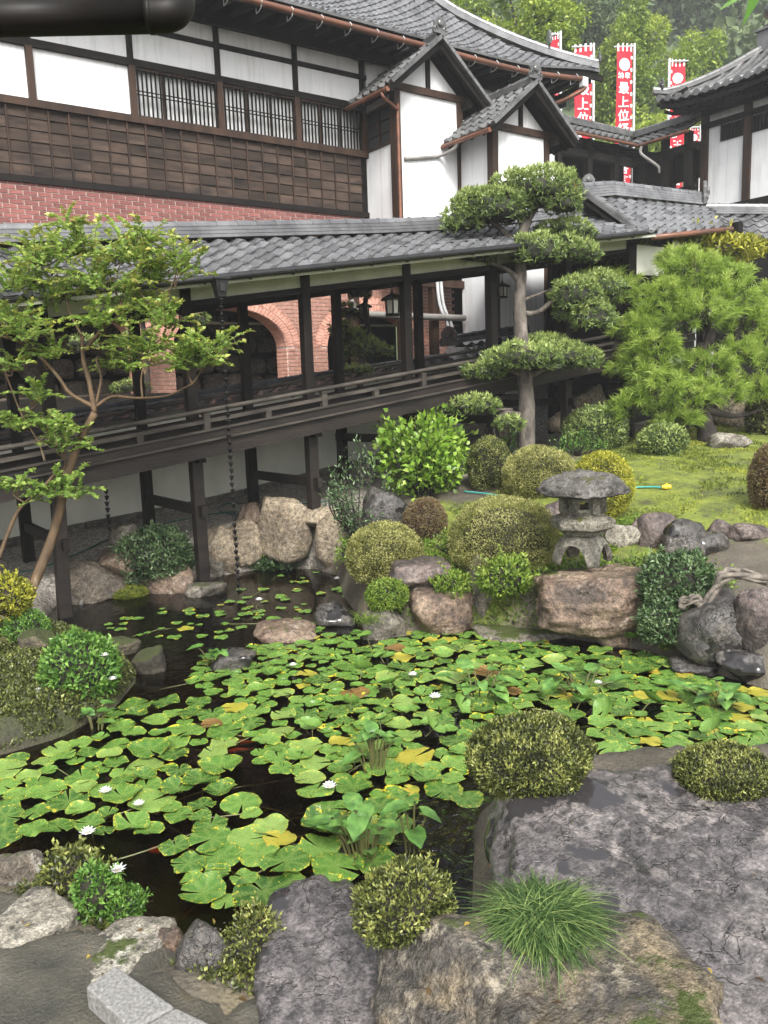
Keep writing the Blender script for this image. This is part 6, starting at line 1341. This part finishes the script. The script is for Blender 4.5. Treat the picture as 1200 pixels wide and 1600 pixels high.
def pad_mesh(seed, mt, cup=0., lift=0.):
    g = np.random.default_rng(seed); n = 22; V = [(0, 0, .004)]; rd = [0]; ve = [1]; rows = (.45, .8, 1.0); gap = g.uniform(.04, .16)
    th = np.linspace(gap, 2*math.pi-gap, n); 
    for ri, r in enumerate(rows):
        for k, a in enumerate(th):
            w_ = 1+.05*math.sin(a*(3+seed % 4)+seed)+.04*g.normal() if ri == 2 else 1; rr = r*w_; z = .02*r*r+cup*r*r+(.09*math.sin(a*(2+seed % 3)+seed)*r*r+.03*g.normal() if ri == 2 else .02*math.sin(a*3+seed)*r)+lift*r*math.cos(a-1)
            V.append((rr*math.cos(a), rr*math.sin(a), z)); rd.append(r); ve.append(1. if k % 3 == 0 else 0.)
    T = []
    for k in range(n-1):
        T += [(0, 1+k, 2+k)]
        for ri in range(2): a = 1+ri*n+k; T += [(a, a+n, a+n+1), (a, a+n+1, a+1)]
    me = npmesh('lily_pad', V, T, {'rad': rd, 'vein': ve}, smooth=True); me.materials.append(mt); return me
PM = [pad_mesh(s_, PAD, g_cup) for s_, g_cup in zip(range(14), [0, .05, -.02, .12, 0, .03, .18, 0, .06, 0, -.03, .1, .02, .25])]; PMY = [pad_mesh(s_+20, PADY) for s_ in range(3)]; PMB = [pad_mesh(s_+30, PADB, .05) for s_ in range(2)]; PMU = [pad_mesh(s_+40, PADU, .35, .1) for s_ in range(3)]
zones = [([(430,1125),(500,1060),(560,1010),(640,988),(760,990),(860,995),(940,1005),(1030,1022),(1100,1062),(1200,1085),(1200,1175),(1060,1195),(945,1200),(930,1130),(830,1110),(740,1150),(722,1185),(735,1255),(640,1235),(560,1200),(480,1180),(440,1160)], 400, 1.0),
    ([(0,1190),(100,1160),(215,1095),(330,1085),(420,1110),(400,1140),(340,1170),(360,1215),(400,1260),(440,1300),(360,1345),(280,1345),(265,1305),(150,1300),(0,1310)], 92, 1.05),
    ([(290,1345),(360,1345),(440,1290),(455,1330),(520,1250),(620,1280),(600,1340),(540,1385),(500,1400),(400,1425),(310,1405)], 24, 1.15),
    ([(400,1130),(470,1180),(560,1205),(640,1240),(600,1290),(520,1250),(440,1210),(380,1180)], 22, 1.0),
    ([(290,1060),(330,1020),(450,1000),(560,985),(560,1010),(500,1055),(420,1110),(330,1082)], 85, .8),
    ([(140,985),(240,945),(330,950),(400,905),(500,890),(545,900),(550,960),(480,1000),(380,1000),(250,1000)], 75, .62),
    ([(1020,1040),(1090,1058),(1200,1100),(1200,1180),(1040,1180)], 40, 1.)]
ZN = ['in the dense field below the lantern bank', 'in the cluster along the left bank', 'in the near cluster by the open water', 'in the band across mid pond', 'among the grey stones in the water', 'scattered in the far water by the corridor', 'in the field at the right edge']
placed = []; g = np.random.default_rng(5)
avoid = [(c2[0], c2[1], max(s_[0], s_[1])*.8) for _, c2, s_ in ROCKS if c2[2]+s_[2] > .02 and c2[2]-s_[2] < .3]
for zi, (poly, num, sc) in enumerate(zones):
    pl = np.array(poly, float); tries = 0; cnt = 0
    while cnt < num and tries < num*60:
        tries += 1; px, py = g.uniform(pl.min(0), pl.max(0))
        if not inpoly(px, py, pl): continue
        q = P(px, py, z=.006); r = sc*g.choice([.065, .085, .105, .125, .145], p=[.14, .24, .3, .22, .1])
        if any(math.hypot(q[0]-a, q[1]-b) < (r+c3)*.70 for a, b, c3, *_ in placed): continue
        if any(math.hypot(q[0]-a, q[1]-b) < c3+r*.3 for a, b, c3 in avoid) or not inpoly(q[0], q[1], POND): continue
        placed.append((q[0], q[1], r, px, py, zi)); cnt += 1
kinds = []
for (x, y, r, px, py, zi) in placed:
    u_ = g.random(); yl = .035+(.12 if py < 1012 and px > 600 else 0)+(.06 if px > 1000 else 0)
    kinds.append('y' if u_ < yl else 'b' if u_ < yl+.012 else 'u' if u_ < yl+.012+(.10 if px > 480 and py < 1200 else 0) else 'g')
order = sorted(range(len(placed)), key=lambda i: -placed[i][2]/depth((placed[i][0], placed[i][1], 0)))
names = {'g': ('green lily pad floating flat', 'green floating lily pads'), 'y': ('yellowing lily pad', 'yellowing lily pads'), 'b': ('brown withered lily pad', 'withered lily pads'), 'u': ('raised cupped green lily leaf', 'raised lily leaves')}
STEM = mat('lily stalk', (.12, .13, .04), (.07, .06, .025), .5, 6); rest = {}
def pad_obj(i, me, z, tilt, spin):
    x, y, r, *_ = placed[i]; o = link('lily_pad', me, None, loc=(x, y, z)); r = r*.8 if tilt > .2 else r; o.scale = (r, r, r); o.rotation_euler = (g.normal()*tilt, g.normal()*tilt, spin); return o
for rank, i in enumerate(order):
    k = kinds[i]; me = {'g': PM, 'y': PMY, 'b': PMB, 'u': PMU}[k]; me = me[g.integers(len(me))]; z = .007+.0035*(rank % 5) if k != 'u' else g.uniform(.05, .13); spin = g.uniform(0, 6.28)
    if rank < 300:
        o = pad_obj(i, me, z, .35 if k == 'u' else .045, spin); zn = ZN[placed[i][5]]; tag(o, names[k][0]+' '+zn, 'lily pad', names[k][1]+' '+zn)
        if k == 'u': st = MB().tube([(0, 0, 0), (.2, .1, -.6), (.3, .2, -1.2)], .05, 5).mesh('stalk'); link('stalk', st, STEM, o)
    else: rest.setdefault('y' if k == 'y' else 'g', []).append((i, me, z, spin))
for k, lst in rest.items():
    Vs, Ts, Rs, Vn = [], [], [], []; b = 0
    for i, me, z, spin in lst:
        x, y, r, *_ = placed[i]; n = len(me.vertices); co = np.zeros(n*3, np.float32); me.vertices.foreach_get('co', co); co = co.reshape(-1, 3)*[r, r, r*.7]; ca, sa = math.cos(spin), math.sin(spin); Vs.append(np.stack([co[:, 0]*ca-co[:, 1]*sa+x, co[:, 0]*sa+co[:, 1]*ca+y, co[:, 2]+.008], -1)); tt = np.array([q.vertices[:] for q in me.polygons]); Ts.append(tt+b); b += n
        rr = np.zeros(n, np.float32); me.attributes['rad'].data.foreach_get('value', rr); Rs.append(rr); rr = np.zeros(n, np.float32); me.attributes['vein'].data.foreach_get('value', rr); Vn.append(rr)
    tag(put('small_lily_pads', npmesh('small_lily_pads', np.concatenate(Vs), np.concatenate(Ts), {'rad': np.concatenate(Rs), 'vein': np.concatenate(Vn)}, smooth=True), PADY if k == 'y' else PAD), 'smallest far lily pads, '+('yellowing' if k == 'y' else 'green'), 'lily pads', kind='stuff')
# loose stalks under and on the water
mb = MB()
for k in range(300):
    i = g.integers(len(placed)); x, y, r, *_ = placed[i]; a = g.uniform(0, 6.28); ln = g.uniform(.25, .7); p0 = np.array([x, y, .0]); p1 = p0+[ln*math.cos(a), ln*math.sin(a), -g.uniform(.01, .12)]; mid = (p0+p1)/2+[g.normal()*.06, g.normal()*.06, .012]; mb.tube(spline([p0, mid, p1], 5), .0045, 4)
tag(mb.build('lily_stalks', STEM), 'thin tangled lily stalks in the water', 'stalks', kind='stuff')
# tall standing leaves (arrowhead like) in the pond
WPL = yellow('standing water leaf', (.04, .10, .02), (.08, .18, .035), (.16, .28, .06))
def standing(label, px, py, n, hgt, spread, seed, lf=.13):
    g2 = np.random.default_rng(seed); c = P(px, py, z=0); w_ = thing('water_plant', c, label, 'water plant', 'leaves standing out of the pond')
    for k in range(n):
        a = g2.uniform(0, 6.28); rr = g2.uniform(.2, 1)*spread; h = hgt*g2.uniform(.45, 1.05); top = c+[rr*math.cos(a), rr*math.sin(a), h]; st = MB().tube(spline([c+[rr*.3*math.cos(a), rr*.3*math.sin(a), -.1], c+[rr*.6*math.cos(a), rr*.6*math.sin(a), h*.6], top], 5), .006, 5).build('stalk', STEM, w_)
        l = lf*g2.uniform(.7, 1.3); out = [(0, -.25), (.28, -.45), (.42, -.1), (.36, .3), (.0, .75), (-.36, .3), (-.42, -.1), (-.28, -.45)]; d = nrm(np.array([math.cos(a), math.sin(a), g2.uniform(-.5, .5)])); s2 = nrm(np.cross(d, [0, 0, 1.])); u2 = np.cross(s2, d); fold = g2.uniform(.05, .5)
        Vq = [top+l*(d*y_+s2*x_+u2*(abs(x_)*fold-.15*y_*y_)) for x_, y_ in out]; Vq += [top+l*d*y_ for y_ in (-.25, .1, .75)]
        MB().add(Vq, [(8, 1, 2, 9), (0, 1, 8), (9, 2, 3), (9, 3, 4), (9, 4, 5), (9, 5, 6), (8, 9, 6, 7), (0, 8, 7)]).build('leaf', WPL, w_, smooth=True)
standing('tall standing leaves among the pads in mid pond', 585, 1205, 15, .30, .18, 1, .10)
standing('clump of broad standing leaves beside the rippling inlet', 570, 1340, 18, .27, .24, 2, .115)
standing('two dark standing leaves over the rippling water', 645, 1330, 5, .3, .13, 3, .11)
standing('broad pale leaved sprout between the shore stones at right', 1098, 1028, 9, .22, .16, 4, .16)
standing('upright leaves near the grey slab stone in the water', 335, 1040, 6, .2, .15, 5, .12)
standing('folded leaves around the centre of the far lilies', 745, 1085, 13, .18, .4, 6, .14)
standing('folded leaves near the azalea dome in the lilies', 905, 1080, 13, .18, .4, 7, .14)
standing('tilted leaves at the right edge of the lilies', 1130, 1105, 12, .2, .32, 8, .15)
standing('small upright leaves by the left bank edge', 150, 1140, 6, .18, .12, 9, .1)
# flowers and koi
PET = mat('white petal', (.82, .82, .80), (.75, .74, .74), .5, 8, bmp=0); STA = mat('yellow stamen', (.75, .5, .03), (.6, .4, .02), .6, 8)
pet = MB()
for ring, (n_, tl, ln) in enumerate(((9, .35, 1.), (8, .75, .85), (6, 1.1, .65))):
    for k in range(n_):
        a = 2*math.pi*k/n_+ring*.3; d = np.array([math.cos(a)*math.cos(tl), math.sin(a)*math.cos(tl), math.sin(tl)]); s2 = np.array([-math.sin(a), math.cos(a), 0]); pet.add([(0, 0, 0), d*ln*.5+s2*.16, d*ln, d*ln*.5-s2*.16], [(0, 1, 2, 3)])
petm = pet.mesh('petals'); petm.materials.append(PET); stm = MB().lathe((0, 0, .05), [(.12, 0), (.16, .15), (.05, .25)], 8).mesh('stamen'); stm.materials.append(STA)
fl = [(183, 1361, .045, 'white water lily standing on a stalk near the pebbled near shore'), (165, 1237, .04, 'white water lily among the left pads'), (137, 1302, .045, 'half-open white water lily left of the single pad gap'), (217, 1257, .035, 'small white bud beside the koi'), (515, 1230, .045, 'white water lily near the yellowing pads in mid pond'), (680, 1090, .05, 'white water lily among folded leaves'), (645, 1055, .04, 'small white lily behind the folded leaves'), (405, 938, .045, 'white lily in the far water by the stilt reflection'), (527, 905, .045, 'farthest white lily near the low azalea dome'), (458, 1040, .035, 'small white lily beyond the grey slab stone'), (935, 1068, .035, 'small white lily among the right pads'), (60, 1085, .03, 'fallen white flower at the mossy bank'), (163, 1025, .035, 'white flower on top of the fresh green shrub'), (176, 1062, .035, 'white flower on the right side of the fresh green shrub')]
for px, py, s_, lab in fl:
    z = .05 if py > 1000 else .04
    if (px, py) == (183, 1361): z = .16
    if 'shrub' in lab: q = P(px, py, d=depth(P(130, 1095, z=.15))+.1)
    elif 'bank' in lab: q = G(px, py)[0]+np.array([0, 0, .03])
    else: q = P(px, py, z=z)
    f = thing('water_lily_flower' if 'lily' in lab or 'bud' in lab else 'white_flower', q, lab, 'flower', 'white flowers'); a = link('petals', petm, None, f); b = link('stamen', stm, None, f); a.scale = b.scale = (s_*1.25,)*3
    if z > .1: MB().tube([q, q*[1, 1, 0]+[.02, 0, -.1]], .005, 5).build('stalk', STEM, f)
KOI = mat('orange koi', (.75, .13, .02), (.62, .06, .015), .35, 5, c3=(.8, .3, .08), bmp=.0); KOID = mat('dark koi', (.06, .035, .02), (.03, .02, .015), .35, 5, bmp=0)
def koi(label, px, py, ang, ln, mt):
    c = P(px, py, z=-.035); k = thing('koi', c, label, 'fish', 'koi in the pond'); d = np.array([math.cos(ang), math.sin(ang), 0]); s2 = np.array([-d[1], d[0], 0]); f = np.linspace(0, 1, 9); pts = [c+d*(x-.5)*ln+s2*.04*ln*math.sin(x*4) for x in f]
    MB().tube(pts, ln*np.array([.02, .075, .10, .105, .095, .075, .05, .03, .018]), 10).build('body', mt, k, smooth=True)
    e = pts[-1]; MB().add([e, e+d*.2*ln+s2*.1*ln, e+d*.13*ln, e+d*.2*ln-s2*.1*ln], [(0, 1, 2, 3)]).build('tail', mt, k)
    m_ = pts[3]; MB().add([m_, m_+s2*.2*ln+d*.12*ln, m_+d*.14*ln], [(0, 1, 2)]).add([m_, m_-s2*.2*ln+d*.12*ln, m_+d*.14*ln], [(0, 1, 2)]).build('fins', mt, k)
for px, py, a, ln, mt, lab in [(268, 1236, -.2, .22, KOI, 'orange koi in the open gap between left pads'), (253, 1250, .25, .2, KOI, 'lower orange koi beside the gap koi'), (275, 1228, .1, .16, KOI, 'small orange koi above the gap koi'), (377, 1160, -.5, .24, KOI, 'red koi in dark water mid pond'), (368, 1172, -.4, .2, KOI, 'second red koi just below the mid pond koi'), (372, 1150, -.3, .15, KOI, 'faint red koi under the mid pond stalks'), (262, 1328, -.6, .24, KOI, 'red koi half under the near pads'), (288, 1428, .6, .22, KOID, 'dark koi in the near open water')]: koi(lab, px, py, a, ln, mt)
# ------------------------------------------------------------------ overhead: gutter of the near eave and a twig at the upper right
og = thing('overhead_gutter', P(100, 25, d=2.2), 'dark brown round gutter pipe of the near eave crossing the upper left', 'gutter')
pts = [P(-260, 32, d=2.2), P(0, 29, d=2.2), P(230, 24, d=2.2), P(262, 22, d=2.2), P(276, 12, d=2.22), P(279, -8, d=2.25), P(279, -90, d=2.3)]
MB().tube([*pts[:3], *spline(pts[2:], 6)], 26/F*2.2, 24).build('pipe', GUTD, og, smooth=True)
MB().tube([P(270, 24, d=2.195)-RIGHT*.004, P(270, 24, d=2.195)+RIGHT*.002], 27/F*2.2, 24).build('collar', GUTD, og, smooth=True) if False else None
MB().tube([P(232, 24.2, d=2.2), P(240, 24, d=2.2)], 27.2/F*2.2, 24).build('collar', GUTD, og, smooth=True)
q0 = P(-200, -30, d=2.35); MB().beam(P(-260, -40, d=2.35), P(262, -46, d=2.35), .12, .06).build('eave_board', W_DARK, og)
tg = thing('overhanging_twig', P(1180, -20, d=3.0), 'close-up green leaves of a twig hanging in at the upper right corner', 'branch'); MB().tube(spline([P(1260, -30, d=3.1), P(1200, -25, d=3.), P(1150, -12, d=3.)], 5), .006, 6).build('stem', TWIG, tg)
lp = np.array([P(1196, -18, d=3.), P(1172, -14, d=3.), P(1150, -10, d=2.98), P(1205, -10, d=3.02)]); la = nrm(np.array([P(1160, 38, d=3.)-lp[0], P(1125, 14, d=3.)-lp[1], P(1110, -4, d=3.)-lp[2], P(1210, 30, d=3.)-lp[3]]))
put('foliage', leafmesh('foliage', lp, la, nrm(-FWD+np.array([[0, 0, .6]])+.3*rng.normal(size=(4, 3))), np.array([.16, .13, .1, .1]), np.array([.045, .035, .03, .035]), np.array([.5, .6, .5, .4]), fold=.1), LM['gard'], tg)
# ------------------------------------------------------------------ rain haze
HZ = bpy.data.materials.new('rain haze'); HZ.use_nodes = True; t = HZ.node_tree; t.nodes.remove(t.nodes['Principled BSDF'])
vol = nd(t, 'ShaderNodeVolumePrincipled'); vol.inputs['Color'].default_value = (.93, .96, .97, 1); vol.inputs['Density'].default_value = .0013; t.links.new(vol.outputs[0], t.nodes['Material Output'].inputs['Volume'])
hz = B((-75, -75, -2), (255, 255, 92)).build('haze', HZ); hz['kind'] = 'stuff'; hz['label'] = 'thin rain haze in the air'
